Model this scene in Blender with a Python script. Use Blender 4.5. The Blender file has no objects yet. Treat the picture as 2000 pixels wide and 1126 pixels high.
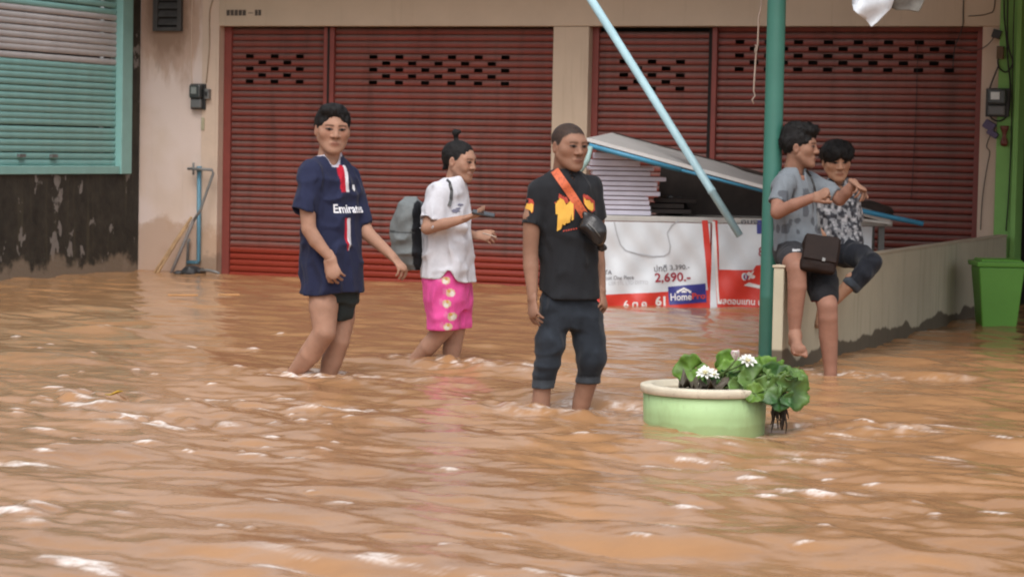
import bpy, bmesh, math, random
import numpy as np
from mathutils import Vector, Matrix
from mathutils.bvhtree import BVHTree
random.seed(7); RNG = np.random.RandomState(11)
scene = bpy.context.scene
COL = scene.collection

# ------------------------------------------------------------------ camera, sky, sun, exposure
FPX, EYE, PITCH, ROLL = 4800.0, 1.29, math.atan(275/4800.0), 0.02
cam_d = bpy.data.cameras.new('camera'); cam_d.lens = 36.0*FPX/2000.0; cam_d.sensor_width = 36.0
cam_d.clip_start = 0.1; cam_d.clip_end = 500.0
cam = bpy.data.objects.new('camera', cam_d); COL.objects.link(cam)
CAMR = Matrix.Rotation(math.pi/2-PITCH, 3, 'X') @ Matrix.Rotation(ROLL, 3, 'Z')
cam.matrix_world = Matrix.Translation((0, 0, EYE)) @ CAMR.to_4x4()
scene.camera = cam
cam_d.dof.use_dof = True; cam_d.dof.focus_distance = 13.3; cam_d.dof.aperture_fstop = 5.6

world = bpy.data.worlds.new('World'); scene.world = world; world.use_nodes = True
wn = world.node_tree.nodes; wl = world.node_tree.links; wn.clear()
sky = wn.new('ShaderNodeTexSky'); sky.sky_type = 'NISHITA'; sky.sun_disc = False
SUN_EL, SUN_AZ = math.radians(56), math.radians(186)
sky.sun_elevation = SUN_EL; sky.sun_rotation = SUN_AZ
sky.air_density = 1.0; sky.dust_density = 4.0; sky.ozone_density = 1.0
hs = wn.new('ShaderNodeHueSaturation'); hs.inputs['Saturation'].default_value = 0.30
bg = wn.new('ShaderNodeBackground'); bg.inputs['Strength'].default_value = 0.15
wo = wn.new('ShaderNodeOutputWorld')
wl.new(sky.outputs[0], hs.inputs['Color']); wl.new(hs.outputs[0], bg.inputs['Color']); wl.new(bg.outputs[0], wo.inputs['Surface'])
sun_d = bpy.data.lights.new('sun', 'SUN'); sun_d.energy = 0.75; sun_d.angle = math.radians(40); sun_d.color = (1.0, 0.97, 0.94)
sun = bpy.data.objects.new('sun', sun_d); COL.objects.link(sun)
sdir = Vector((math.sin(SUN_AZ)*math.cos(SUN_EL), math.cos(SUN_AZ)*math.cos(SUN_EL), math.sin(SUN_EL)))
sun.rotation_euler = (-sdir).to_track_quat('-Z', 'Y').to_euler(); sun.location = sdir*40
vs = scene.view_settings; vs.view_transform = 'Standard'; vs.look = 'None'; vs.gamma = 1.0; vs.exposure = 0.52; vs.use_curve_mapping = False
scene.render.engine = 'CYCLES'
scene.cycles.max_bounces = 6; scene.cycles.filter_width = 2.0

# ------------------------------------------------------------------ frames of reference
def W(px, py, D):
    """survey point: sight line (photo column, row) met at depth D metres"""
    r = CAMR @ Vector(((px-1000)/FPX, -(py-563)/FPX, -1))
    return Vector((0, 0, EYE)) + r*(D/r.y)
def WZ(px, py, z=0.0):
    r = CAMR @ Vector(((px-1000)/FPX, -(py-563)/FPX, -1))
    return Vector((0, 0, EYE)) + r*((z-EYE)/r.z)
TH = math.radians(21.7)
UX = Vector((math.cos(TH), -math.sin(TH), 0)); NX = Vector((-math.sin(TH), -math.cos(TH), 0)); OF = Vector((0, 22.9, 0))
def F(u, n, z): return OF + UX*u + NX*n + Vector((0, 0, z))       # facade frame: along, out towards the street, up

# ------------------------------------------------------------------ materials
def mat(name, col, rough=0.6, var=0.15, vscale=5.0, bump=0.15, bscale=70.0, metallic=0.0, spec=0.5, stretch=(1, 1, 1), sheen=0.0):
    m = bpy.data.materials.new(name); m.use_nodes = True
    nt = m.node_tree; N = nt.nodes; L = nt.links
    b = N['Principled BSDF']
    tc = N.new('ShaderNodeTexCoord'); mp = N.new('ShaderNodeMapping'); mp.inputs['Scale'].default_value = stretch
    L.new(tc.outputs['Object'], mp.inputs['Vector'])
    nz = N.new('ShaderNodeTexNoise'); nz.inputs['Scale'].default_value = vscale; nz.inputs['Detail'].default_value = 6; nz.inputs['Roughness'].default_value = 0.65
    L.new(mp.outputs[0], nz.inputs['Vector'])
    mx = N.new('ShaderNodeMix'); mx.data_type = 'RGBA'; mx.name = 'colmix'
    c = np.array(col[:3])
    mx.inputs['A'].default_value = (*np.clip(c*(1-var), 0, 1), 1); mx.inputs['B'].default_value = (*np.clip(c*(1+var), 0, 1), 1)
    rp = N.new('ShaderNodeMapRange'); rp.inputs['From Min'].default_value = 0.3; rp.inputs['From Max'].default_value = 0.7
    L.new(nz.outputs['Fac'], rp.inputs['Value']); L.new(rp.outputs[0], mx.inputs['Factor'])
    L.new(mx.outputs['Result'], b.inputs['Base Color'])
    b.inputs['Roughness'].default_value = rough; b.inputs['Metallic'].default_value = metallic
    b.inputs['Specular IOR Level'].default_value = spec
    if sheen: b.inputs['Sheen Weight'].default_value = sheen
    if bump:
        n2 = N.new('ShaderNodeTexNoise'); n2.inputs['Scale'].default_value = bscale; n2.inputs['Detail'].default_value = 4
        L.new(mp.outputs[0], n2.inputs['Vector'])
        bp = N.new('ShaderNodeBump'); bp.inputs['Strength'].default_value = bump; bp.inputs['Distance'].default_value = 0.01
        L.new(n2.outputs['Fac'], bp.inputs['Height']); L.new(bp.outputs[0], b.inputs['Normal'])
    return m
class NT:
    """small helper for extra nodes on an existing material"""
    def __init__(s, m): s.m = m; s.N = m.node_tree.nodes; s.L = m.node_tree.links; s.b = s.N['Principled BSDF']
    def node(s, t, **kw):
        n = s.N.new(t)
        for k, v in kw.items(): setattr(n, k, v)
        return n
    def pos(s):
        g = s.node('ShaderNodeNewGeometry'); x = s.node('ShaderNodeSeparateXYZ'); s.L.new(g.outputs['Position'], x.inputs[0]); return g, x
    def noise(s, scale, vec=None, detail=5, rough=0.6, stretch=None):
        n = s.node('ShaderNodeTexNoise'); n.inputs['Scale'].default_value = scale; n.inputs['Detail'].default_value = detail; n.inputs['Roughness'].default_value = rough
        if vec is None:
            vec = s.node('ShaderNodeTexCoord').outputs['Object']
        if stretch:
            mp = s.node('ShaderNodeMapping'); mp.inputs['Scale'].default_value = stretch; s.L.new(vec, mp.inputs[0]); vec = mp.outputs[0]
        s.L.new(vec, n.inputs['Vector']); return n.outputs['Fac']
    def math(s, op, a, b=None, clamp=False):
        n = s.node('ShaderNodeMath', operation=op, use_clamp=clamp)
        for i, v in enumerate((a, b)):
            if v is None: continue
            if isinstance(v, (int, float)): n.inputs[i].default_value = v
            else: s.L.new(v, n.inputs[i])
        return n.outputs[0]
    def ramp(s, v, lo, hi, a=0.0, b=1.0):
        n = s.node('ShaderNodeMapRange', interpolation_type='SMOOTHSTEP')
        for k, x in zip(('From Min', 'From Max', 'To Min', 'To Max'), (lo, hi, a, b)): n.inputs[k].default_value = x
        s.L.new(v, n.inputs['Value']); return n.outputs[0]
    def base(s): return s.b.inputs['Base Color'].links[0].from_socket
    def over(s, fac, col):
        n = s.node('ShaderNodeMix', data_type='RGBA'); s.L.new(fac, n.inputs['Factor']); s.L.new(s.base(), n.inputs['A'])
        if isinstance(col, tuple): n.inputs['B'].default_value = (*col, 1)
        else: s.L.new(col, n.inputs['B'])
        s.L.new(n.outputs['Result'], s.b.inputs['Base Color'])

def attr_mat(name, rough=0.6, bump=0.1, bscale=120.0, sss=0.0, sheen=0.0, spec=0.4, wrinkle=0.0, var=0.10):
    m = mat(name, (0.5, 0.5, 0.5), rough, 0.0, 10, bump, bscale, spec=spec, sheen=sheen)
    t = NT(m); a = t.node('ShaderNodeAttribute'); a.attribute_name = 'Col'
    mx = t.node('ShaderNodeMix', data_type='RGBA', blend_type='MULTIPLY'); mx.inputs['Factor'].default_value = 1
    nz = t.noise(14, detail=6, rough=0.7); r = t.ramp(nz, 0.3, 0.7, 1-var, 1+var)
    cb = t.node('ShaderNodeCombineColor')
    for i in range(3): t.L.new(r, cb.inputs[i])
    t.L.new(a.outputs['Color'], mx.inputs['A']); t.L.new(cb.outputs[0], mx.inputs['B'])
    t.L.new(mx.outputs['Result'], t.b.inputs['Base Color'])
    if sss:
        t.b.inputs['Subsurface Weight'].default_value = sss; t.b.inputs['Subsurface Radius'].default_value = (0.012, 0.005, 0.003); t.b.inputs['Subsurface Scale'].default_value = 1.0
    if wrinkle:
        wv = t.noise(7, detail=3, rough=0.45, stretch=(1.5, 1.5, 0.75)); wv.node.noise_type = 'RIDGED_MULTIFRACTAL'; wv.node.inputs['Distortion'].default_value = 0.6; wv.node.normalize = True
        bp = t.node('ShaderNodeBump'); bp.inputs['Strength'].default_value = wrinkle; bp.inputs['Distance'].default_value = 0.04
        t.L.new(wv, bp.inputs['Height'])
        old = t.b.inputs['Normal'].links[0].from_node if t.b.inputs['Normal'].links else None
        if old: t.L.new(old.outputs[0], bp.inputs['Normal'])
        t.L.new(bp.outputs[0], t.b.inputs['Normal'])
    return m

# ------------------------------------------------------------------ mesh helpers
def tag(o, label=None, cat=None, group=None, kind=None):
    if label: o['label'] = label
    if cat: o['category'] = cat
    if group: o['group'] = group
    if kind: o['kind'] = kind
    return o
def empty(name, loc, label=None, cat=None, group=None):
    o = bpy.data.objects.new(name, None); o.location = loc; o.empty_display_size = 0.1; COL.objects.link(o)
    return tag(o, label, cat, group)
def wloc(o):
    v = Vector((0, 0, 0))
    while o: v += o.location; o = o.parent
    return v
class MB:
    """collects pieces of one mesh in world coordinates"""
    def __init__(s): s.v = []; s.f = []; s.sm = []
    def add(s, vs, fs, smooth=False):
        o = len(s.v); s.v += [tuple(v) for v in vs]; s.f += [tuple(i+o for i in f) for f in fs]; s.sm += [smooth]*len(fs); return s
    def hexa(s, p): # 8 points: bottom ring, top ring
        return s.add(p, [(3, 2, 1, 0), (4, 5, 6, 7), (0, 1, 5, 4), (1, 2, 6, 5), (2, 3, 7, 6), (3, 0, 4, 7)])
    def fbox(s, u0, u1, n0, n1, z0, z1):
        return s.hexa([F(u0, n1, z0), F(u1, n1, z0), F(u1, n0, z0), F(u0, n0, z0), F(u0, n1, z1), F(u1, n1, z1), F(u1, n0, z1), F(u0, n0, z1)])
    def box(s, c, sx, sy, sz, rz=0.0, R=None):
        R = R or Matrix.Rotation(rz, 3, 'Z'); c = Vector(c)
        P = [Vector((x*sx/2, y*sy/2, z*sz/2)) for z in (-1, 1) for x, y in ((-1, -1), (1, -1), (1, 1), (-1, 1))]
        return s.hexa([c+R@p for p in P])
    def tube(s, pts, r, n=10, cap=True, smooth=True):
        pts = [Vector(p) for p in pts]; rr = r if isinstance(r, (list, tuple)) else [r]*len(pts)
        vs = []; prev = None
        for i, p in enumerate(pts):
            t = (pts[min(i+1, len(pts)-1)]-pts[max(i-1, 0)]).normalized()
            if prev is None:
                a = t.orthogonal().normalized()
            else:
                a = (prev - t*prev.dot(t)).normalized()
            prev = a; b = t.cross(a)
            vs += [p+(a*math.cos(k*2*math.pi/n)+b*math.sin(k*2*math.pi/n))*rr[i] for k in range(n)]
        fs = [(i*n+k, i*n+(k+1) % n, (i+1)*n+(k+1) % n, (i+1)*n+k) for i in range(len(pts)-1) for k in range(n)]
        s.add(vs, fs, smooth)
        if cap:
            o = len(s.v)-len(vs)
            s.f += [tuple(o+n-1-k for k in range(n)), tuple(o+(len(pts)-1)*n+k for k in range(n))]; s.sm += [False]*2
        return s
    def lathe(s, c, prof, n=48, smooth=True, wob=0.0):
        c = Vector(c); vs = []
        for (r, z) in prof:
            vs += [c+Vector((r*math.cos(k*2*math.pi/n), r*math.sin(k*2*math.pi/n), z)) for k in range(n)]
        fs = [(i*n+k, i*n+(k+1) % n, (i+1)*n+(k+1) % n, (i+1)*n+k) for i in range(len(prof)-1) for k in range(n)]
        return s.add(vs, fs, smooth)
    def build(s, name, m, parent=None, bevel=0.0, smooth=None):
        o = wloc(parent) if parent else Vector((0, 0, 0))
        me = bpy.data.meshes.new(name); me.from_pydata([tuple(Vector(v)-o) for v in s.v], [], s.f)
        me.polygons.foreach_set('use_smooth', s.sm if smooth is None else [smooth]*len(s.f))
        me.materials.append(m); me.update()
        ob = bpy.data.objects.new(name, me); COL.objects.link(ob)
        if parent: ob.parent = parent
        if bevel:
            bv = ob.modifiers.new('bevel', 'BEVEL'); bv.width = bevel; bv.segments = 2; bv.limit_method = 'ANGLE'
        return ob
def centre(ob):
    """move a stand-alone mesh's origin to its base"""
    me = ob.data; n = len(me.vertices); a = np.empty(n*3); me.vertices.foreach_get('co', a); a = a.reshape(-1, 3)
    c = Vector(((a[:, 0].min()+a[:, 0].max())/2, (a[:, 1].min()+a[:, 1].max())/2, a[:, 2].min()))
    me.transform(Matrix.Translation(-c)); ob.location = c
    return ob
def npmesh(name, v, f, m, parent=None, cols=None, smooth=True):
    """numpy verts (local to parent) and faces"""
    me = bpy.data.meshes.new(name)
    me.vertices.add(len(v)); me.vertices.foreach_set('co', np.asarray(v, np.float32).ravel())
    f = np.asarray(f, np.int32); k = f.shape[1]
    me.loops.add(f.size); me.loops.foreach_set('vertex_index', f.ravel())
    me.polygons.add(len(f)); me.polygons.foreach_set('loop_start', np.arange(0, f.size, k, dtype=np.int32))
    me.polygons.foreach_set('use_smooth', np.full(len(f), smooth))
    me.update(calc_edges=True)
    if cols is not None:
        a = me.color_attributes.new('Col', 'FLOAT_COLOR', 'POINT')
        c = np.ones((len(v), 4), np.float32); c[:, :3] = cols; a.data.foreach_set('color', c.ravel())
    me.materials.append(m)
    ob = bpy.data.objects.new(name, me); COL.objects.link(ob)
    if parent: ob.parent = parent
    return ob

# ------------------------------------------------------------------ implicit surfaces (bodies, cloth, hair)
_T = RNG.rand(32, 32, 32).astype(np.float32)
def vnoise(p):
    p = np.asarray(p, np.float32); i = np.floor(p).astype(np.int32); f = p-i; f = f*f*(3-2*f)
    x0, y0, z0 = (i[..., k] & 31 for k in range(3)); x1, y1, z1 = ((i[..., k]+1) & 31 for k in range(3))
    fx, fy, fz = f[..., 0], f[..., 1], f[..., 2]
    a = (_T[x0, y0, z0]*(1-fx)+_T[x1, y0, z0]*fx)*(1-fy)+(_T[x0, y1, z0]*(1-fx)+_T[x1, y1, z0]*fx)*fy
    b = (_T[x0, y0, z1]*(1-fx)+_T[x1, y0, z1]*fx)*(1-fy)+(_T[x0, y1, z1]*(1-fx)+_T[x1, y1, z1]*fx)*fy
    return (a*(1-fz)+b*fz)*2-1
A = lambda *v: np.array(v if len(v) > 1 else v[0], float)
def smin(a, b, k):
    if k <= 0: return np.minimum(a, b)
    h = np.maximum(k-np.abs(a-b), 0)/k
    return np.minimum(a, b)-h*h*k*0.25
class Vol:
    def __init__(s, h): s.h = h; s.ops = []; s.lo = A(9, 9, 9); s.hi = -s.lo; s.fold = None
    def _op(s, fn, lo, hi, k, mode):
        s.ops.append((fn, A(lo), A(hi), k, mode))
        if mode == 'add': s.lo = np.minimum(s.lo, lo); s.hi = np.maximum(s.hi, hi)
        return s
    def cone(s, a, b, ra, rb, k=0.02, mode='add', flat=None):
        a = A(a); b = A(b); ba = b-a; L2 = max(ba@ba, 1e-9)
        def fn(p):
            q = p-a
            if flat is not None:
                v, sc = flat; q = q+(1/sc-1)*(q@v)[..., None]*v
            t = np.clip((q@ba)/L2, 0, 1)
            return np.linalg.norm(q-t[..., None]*ba, axis=-1)-(ra+(rb-ra)*t)
        r = max(ra, rb)
        return s._op(fn, np.minimum(a, b)-r, np.maximum(a, b)+r, k, mode)
    def chain(s, pts, rs, k=0.02):
        for i in range(len(pts)-1): s.cone(pts[i], pts[i+1], rs[i], rs[i+1], k if i == 0 else 0.006)
        return s
    def ell(s, c, r, k=0.02, mode='add', R=None):
        c = A(c); r = A(r); R = None if R is None else np.array(R)
        def fn(p):
            q = p-c
            if R is not None: q = q@R
            k0 = np.linalg.norm(q/r, axis=-1); k1 = np.linalg.norm(q/(r*r), axis=-1)+1e-9
            return k0*(k0-1)/k1
        m = r.max() if R is not None else r
        return s._op(fn, c-m, c+m, k, mode)
    def loft(s, st, yaw, k=0.02, mode='add', e=2.4):
        st = np.array(sorted(st, key=lambda q: q[2]), float)   # x, y, z, a (across), b (front to back)
        z = st[:, 2]; Lx = A(math.cos(yaw), math.sin(yaw)); Fx = A(math.sin(yaw), -math.cos(yaw))
        def fn(p):
            zz = p[..., 2]; cx, cy, aa, bb = (np.interp(zz, z, st[:, i]) for i in (0, 1, 3, 4))
            dx = p[..., 0]-cx; dy = p[..., 1]-cy
            l = np.abs(dx*Lx[0]+dy*Lx[1])/aa; f = np.abs(dx*Fx[0]+dy*Fx[1])/bb
            d = ((l**e+f**e)**(1/e)-1)*np.minimum(aa, bb)
            return np.maximum(d, np.maximum(zz-z[-1], z[0]-zz))
        m = st[:, 3:].max()
        return s._op(fn, A(st[:, 0].min()-m, st[:, 1].min()-m, z[0]), A(st[:, 0].max()+m, st[:, 1].max()+m, z[-1]), k, mode)
    def cut(s, fn, k=0.0): return s._op(fn, A(-9, -9, -9), A(9, 9, 9), k, 'int')
    def mesh(s):
        h = s.h; lo = s.lo-4*h; n = np.ceil((s.hi+4*h-lo)/h).astype(int)+1
        ax = [lo[i]+h*np.arange(n[i]) for i in range(3)]
        d = np.full(n, 0.25, np.float32)
        for fn, a, b, k, mode in [q for q in s.ops if q[4] != 'int' or not s.fold]:
            m = k+4*h
            i0 = np.clip(np.floor((a-m-lo)/h).astype(int), 0, n-1); i1 = np.clip(np.ceil((b+m-lo)/h).astype(int)+1, 1, n)
            if (i1 <= i0).any(): continue
            sl = tuple(slice(i0[j], i1[j]) for j in range(3))
            P = np.stack(np.meshgrid(*[ax[j][sl[j]] for j in range(3)], indexing='ij'), -1)
            v = fn(P).astype(np.float32)
            if mode == 'add': d[sl] = smin(d[sl], v, k)
            elif mode == 'sub': d[sl] = -smin(-d[sl], v, k)
            else: d[sl] = -smin(-d[sl], -v, k)
        if s.fold:
            I = np.nonzero(np.abs(d) < 0.05); P = np.stack([ax[j][I[j]] for j in range(3)], -1)
            d[I] += s.fold(P)
            P = np.stack(np.meshgrid(*ax, indexing='ij'), -1)
            for fn, a, b, k, mode in s.ops:      # hems are cut after the folds so that they stay clean
                if mode == 'int': d = -smin(-d, -fn(P).astype(np.float32), k)
        for j in range(3):   # close the volume at the grid border
            for e in (0, -1):
                q = [slice(None)]*3; q[j] = e; d[tuple(q)] = np.maximum(d[tuple(q)], 0.01)
        return surfnet(d, lo, h)
def surfnet(d, lo, h):
    s = d < 0; nx, ny, nz = (q-1 for q in d.shape)
    c = np.zeros((nx, ny, nz), np.int8)
    C8 = [(i, j, k) for i in (0, 1) for j in (0, 1) for k in (0, 1)]
    for i, j, k in C8: c += s[i:i+nx, j:j+ny, k:k+nz]
    act = (c > 0) & (c < 8); I = np.argwhere(act); idx = np.full(act.shape, -1, np.int32); idx[act] = np.arange(len(I))
    val = np.stack([d[I[:, 0]+a, I[:, 1]+b, I[:, 2]+e] for a, b, e in C8], 1)
    acc = np.zeros((len(I), 3)); cnt = np.zeros(len(I))
    for p in range(8):
        for q in range(p+1, 8):
            if sum(abs(C8[p][t]-C8[q][t]) for t in range(3)) != 1: continue
            v0, v1 = val[:, p], val[:, q]; m = (v0 < 0) != (v1 < 0)
            t = np.where(m, v0/np.where(m, v0-v1, 1), 0)
            acc[m] += A(*C8[p])+t[m, None]*(A(*C8[q])-A(*C8[p])); cnt[m] += 1
    v = lo+(I+acc/cnt[:, None])*h
    Q = []
    for ax in range(3):
        o = [(ax+1) % 3, (ax+2) % 3]
        a = [slice(None)]*3; b = [slice(None)]*3; a[ax] = slice(0, -1); b[ax] = slice(1, None)
        for t in o: a[t] = slice(1, -1); b[t] = slice(1, -1)
        s0, s1 = s[tuple(a)], s[tuple(b)]; E = np.argwhere(s0 != s1)
        if not len(E): continue
        fl = s0[E[:, 0], E[:, 1], E[:, 2]]
        E[:, o[0]] += 1; E[:, o[1]] += 1
        def cell(e0, e1):
            g = E.copy(); g[:, o[0]] += e0; g[:, o[1]] += e1; return idx[g[:, 0], g[:, 1], g[:, 2]]
        q = np.stack([cell(-1, -1), cell(0, -1), cell(0, 0), cell(-1, 0)], 1)
        q[~fl] = q[~fl][:, ::-1]; Q.append(q)
    f = np.concatenate(Q)
    return v, f
def merge(parts):
    V, Fs, C = [], [], []; o = 0
    for v, f, c in parts:
        V.append(v); Fs.append(f+o); C.append(np.broadcast_to(c, (len(v), 3))); o += len(v)
    return np.concatenate(V), np.concatenate(Fs), np.concatenate(C)
def smooth_mesh(v, f, it=2, lam=0.5):
    e = np.concatenate([f[:, [0, 1]], f[:, [1, 2]], f[:, [2, 3]], f[:, [3, 0]]])
    for _ in range(it):
        acc = np.zeros_like(v); n = np.zeros(len(v))
        for a, b in ((0, 1), (1, 0)):
            for t in range(3): acc[:, t] += np.bincount(e[:, a], v[e[:, b], t], len(v))
            n += np.bincount(e[:, a], minlength=len(v))
        v = v+lam*(acc/np.maximum(n, 1)[:, None]-v)
    return v
# ------------------------------------------------------------------ palette
m_peach = mat('peach_plaster', (0.60, 0.46, 0.36), 0.85, 0.08, 1.3, 0.12, 45)
t = NT(m_peach); g, x = t.pos()
n1 = t.noise(2.2, detail=6, rough=0.65); n2 = t.noise(9, detail=5)
# flood stain near the water
zz = t.math('ADD', x.outputs['Z'], t.math('MULTIPLY', t.math('SUBTRACT', n1, 0.5), -1.1))
t.over(t.ramp(zz, 0.42, 0.28, 0, 0.6), (0.38, 0.22, 0.125))
t.over(t.ramp(zz, 0.12, 0.02, 0, 0.6), (0.13, 0.09, 0.06))
# pinkish bleached areas and rain streaks
st = t.noise(3.0, stretch=(4, 4, 0.35), detail=4)
t.over(t.ramp(st, 0.52, 0.72, 0, 0.35), (0.62, 0.50, 0.44))
t.over(t.ramp(t.noise(1.1, detail=7, rough=0.7), 0.52, 0.72, 0, 0.4), (0.40, 0.30, 0.23))
t.over(t.ramp(t.noise(3.0, stretch=(7, 7, 0.3), detail=5), 0.60, 0.78, 0, 0.35), (0.24, 0.17, 0.12))
m_wallpink = m_peach.copy(); m_wallpink.name = 'pink_peach_plaster'
t = NT(m_wallpink); g, x = t.pos()
t.over(t.ramp(t.noise(1.2, detail=3), 0.35, 0.6, 0.25, 0.75), (0.70, 0.58, 0.535))
zz = t.math('ADD', x.outputs['Z'], t.math('MULTIPLY', t.math('SUBTRACT', t.noise(2.2, detail=6), 0.5), -1.0))
t.over(t.ramp(zz, 0.50, 0.38, 0, 0.65), (0.42, 0.265, 0.165))
# soot round the vent: distance from the vent centre
vc = F(-3.70, 0.0, 2.52)
vm = t.node('ShaderNodeVectorMath', operation='SUBTRACT'); t.L.new(g.outputs['Position'], vm.inputs[0]); vm.inputs[1].default_value = vc
sx = t.node('ShaderNodeSeparateXYZ'); t.L.new(vm.outputs[0], sx.inputs[0])
dx = t.math('MULTIPLY', sx.outputs['X'], 1.75); dz = t.math('MULTIPLY', t.math('ADD', sx.outputs['Z'], 0.0), 1.0)
dd = t.math('SQRT', t.math('ADD', t.math('MULTIPLY', dx, dx), t.math('MULTIPLY', dz, dz)))
sf = t.math('ADD', dd, t.math('MULTIPLY', t.math('SUBTRACT', t.noise(7, stretch=(1.6, 1.6, 0.6), detail=6), 0.5), 0.5))
t.over(t.ramp(sf, 0.56, 0.26, 0, 0.9), (0.11, 0.090, 0.078))
t.over(t.ramp(t.math('ADD', dd, t.math('MULTIPLY', t.math('SUBTRACT', t.noise(4, stretch=(1.6, 1.6, 0.4), detail=6), 0.5), 0.9)), 0.72, 0.50, 0, 0.6), (0.36, 0.21, 0.13))
m_lintel = mat('lintel_paint', (0.52, 0.41, 0.305), 0.75, 0.06, 2.0, 0.06, 40)
t = NT(m_lintel); t.over(t.ramp(t.noise(2.5, stretch=(6, 6, 0.3), detail=5), 0.55, 0.8, 0, 0.3), (0.27, 0.19, 0.13))
m_concrete = mat('grey_concrete', (0.33, 0.31, 0.28), 0.9, 0.15, 3, 0.2, 40)
m_red = mat('red_shutter_paint', (0.205, 0.042, 0.031), 0.5, 0.16, 2.5, 0.05, 30, spec=0.35)
t = NT(m_red); g, x = t.pos(); nx_ = t.node('ShaderNodeSeparateXYZ'); t.L.new(g.outputs['Normal'], nx_.inputs[0])
up = t.ramp(nx_.outputs['Z'], -0.05, 0.36)
dust_sheen = t.math('MULTIPLY', up, t.ramp(t.noise(2.2, vec=g.outputs['Position'], detail=6), 0.25, 0.7, 0.45, 0.95))  # dusty grey and the sheen of the sky, both painted on upward faces
dry = t.ramp(t.math('ADD', x.outputs['Z'], t.math('MULTIPLY', t.noise(3, vec=g.outputs['Position']), 0.04)), 0.25, 0.30)
t.over(t.math('MULTIPLY', dust_sheen, dry), (0.135, 0.088, 0.078))
blot = t.ramp(t.noise(1.6, vec=g.outputs['Position'], detail=7, rough=0.7), 0.60, 0.68, 0, 0.30)
t.over(t.math('MULTIPLY', blot, dry), (0.15, 0.02, 0.014))
fade = t.ramp(t.noise(0.8, vec=g.outputs['Position'], detail=3), 0.3, 0.7, 0, 0.16)
t.over(t.math('MULTIPLY', fade, dry), (0.22, 0.12, 0.095))
grime = t.ramp(t.noise(2.6, vec=g.outputs['Position'], detail=6, rough=0.65, stretch=(3.5, 3.5, 0.3)), 0.45, 0.74, 0, 0.55)
t.over(t.math('MULTIPLY', grime, dry), (0.085, 0.035, 0.028))
wet = t.ramp(x.outputs['Z'], 0.30, 0.24)
t.over(t.math('MULTIPLY', wet, 0.5), (0.28, 0.030, 0.012))
t.L.new(t.math('SUBTRACT', 0.55, t.math('MULTIPLY', wet, 0.28)), t.b.inputs['Roughness'])
m_redframe = mat('red_frame_paint', (0.20, 0.042, 0.032), 0.55, 0.15, 4, 0.05, 50)
m_teal = mat('teal_shutter_paint', (0.20, 0.385, 0.36), 0.55, 0.12, 2.5, 0.05, 40)
m_greyslat = mat('grey_shutter_paint', (0.41, 0.39, 0.385), 0.55, 0.10, 3, 0.05, 40)
for mm in (m_teal, m_greyslat):
    t = NT(mm); g, x = t.pos()
    t.over(t.ramp(t.noise(3.5, vec=g.outputs['Position'], detail=7, rough=0.7, stretch=(1, 1, 0.5)), 0.55, 0.75, 0, 0.4), (0.20, 0.19, 0.155))
m_tealframe = mat('teal_frame_paint', (0.24, 0.46, 0.43), 0.5, 0.10, 3, 0.05, 50)
m_moss = mat('mossy_wall', (0.030, 0.026, 0.019), 0.9, 0.5, 6, 0.5, 30)
t = NT(m_moss); g, x = t.pos()
pn = t.noise(7.5, stretch=(1, 1, 0.6), detail=6, rough=0.55); pn2 = t.noise(1.4, detail=3)
t.over(t.ramp(t.math('ADD', pn, t.math('MULTIPLY', pn2, 0.35)), 0.79, 0.815, 0, 0.7), (0.28, 0.26, 0.24))
t.over(t.ramp(t.noise(3.2, stretch=(3, 3, 0.3), detail=5), 0.5, 0.7, 0, 0.5), (0.075, 0.065, 0.04))
zz = t.math('ADD', x.outputs['Z'], t.math('MULTIPLY', t.math('SUBTRACT', t.noise(3.5, detail=6), 0.5), -0.7))
t.over(t.ramp(zz, 0.20, 0.08, 0, 0.85), (0.235, 0.185, 0.135))
m_green = mat('lime_wall_paint', (0.20, 0.42, 0.11), 0.7, 0.10, 3, 0.08, 45)
m_dark = mat('dark_interior', (0.012, 0.009, 0.008), 0.9, 0.2, 3, 0.05, 20)
m_metalgrey = mat('grey_painted_metal', (0.18, 0.18, 0.175), 0.5, 0.2, 8, 0.1, 50, metallic=0.3)
m_black = mat('black_plastic', (0.022, 0.022, 0.023), 0.45, 0.2, 8, 0.08, 60)
m_ground = mat('muddy_ground', (0.22, 0.12, 0.06), 0.9, 0.2, 2, 0.2, 20)

# ------------------------------------------------------------------ ground under the flood
GZ = -0.36
g_ = MB(); g_.add([(-150, -80, GZ), (150, -80, GZ), (150, 180, GZ), (-150, 180, GZ)], [(0, 1, 2, 3)])
tag(g_.build('ground', m_ground), kind='structure')

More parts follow.
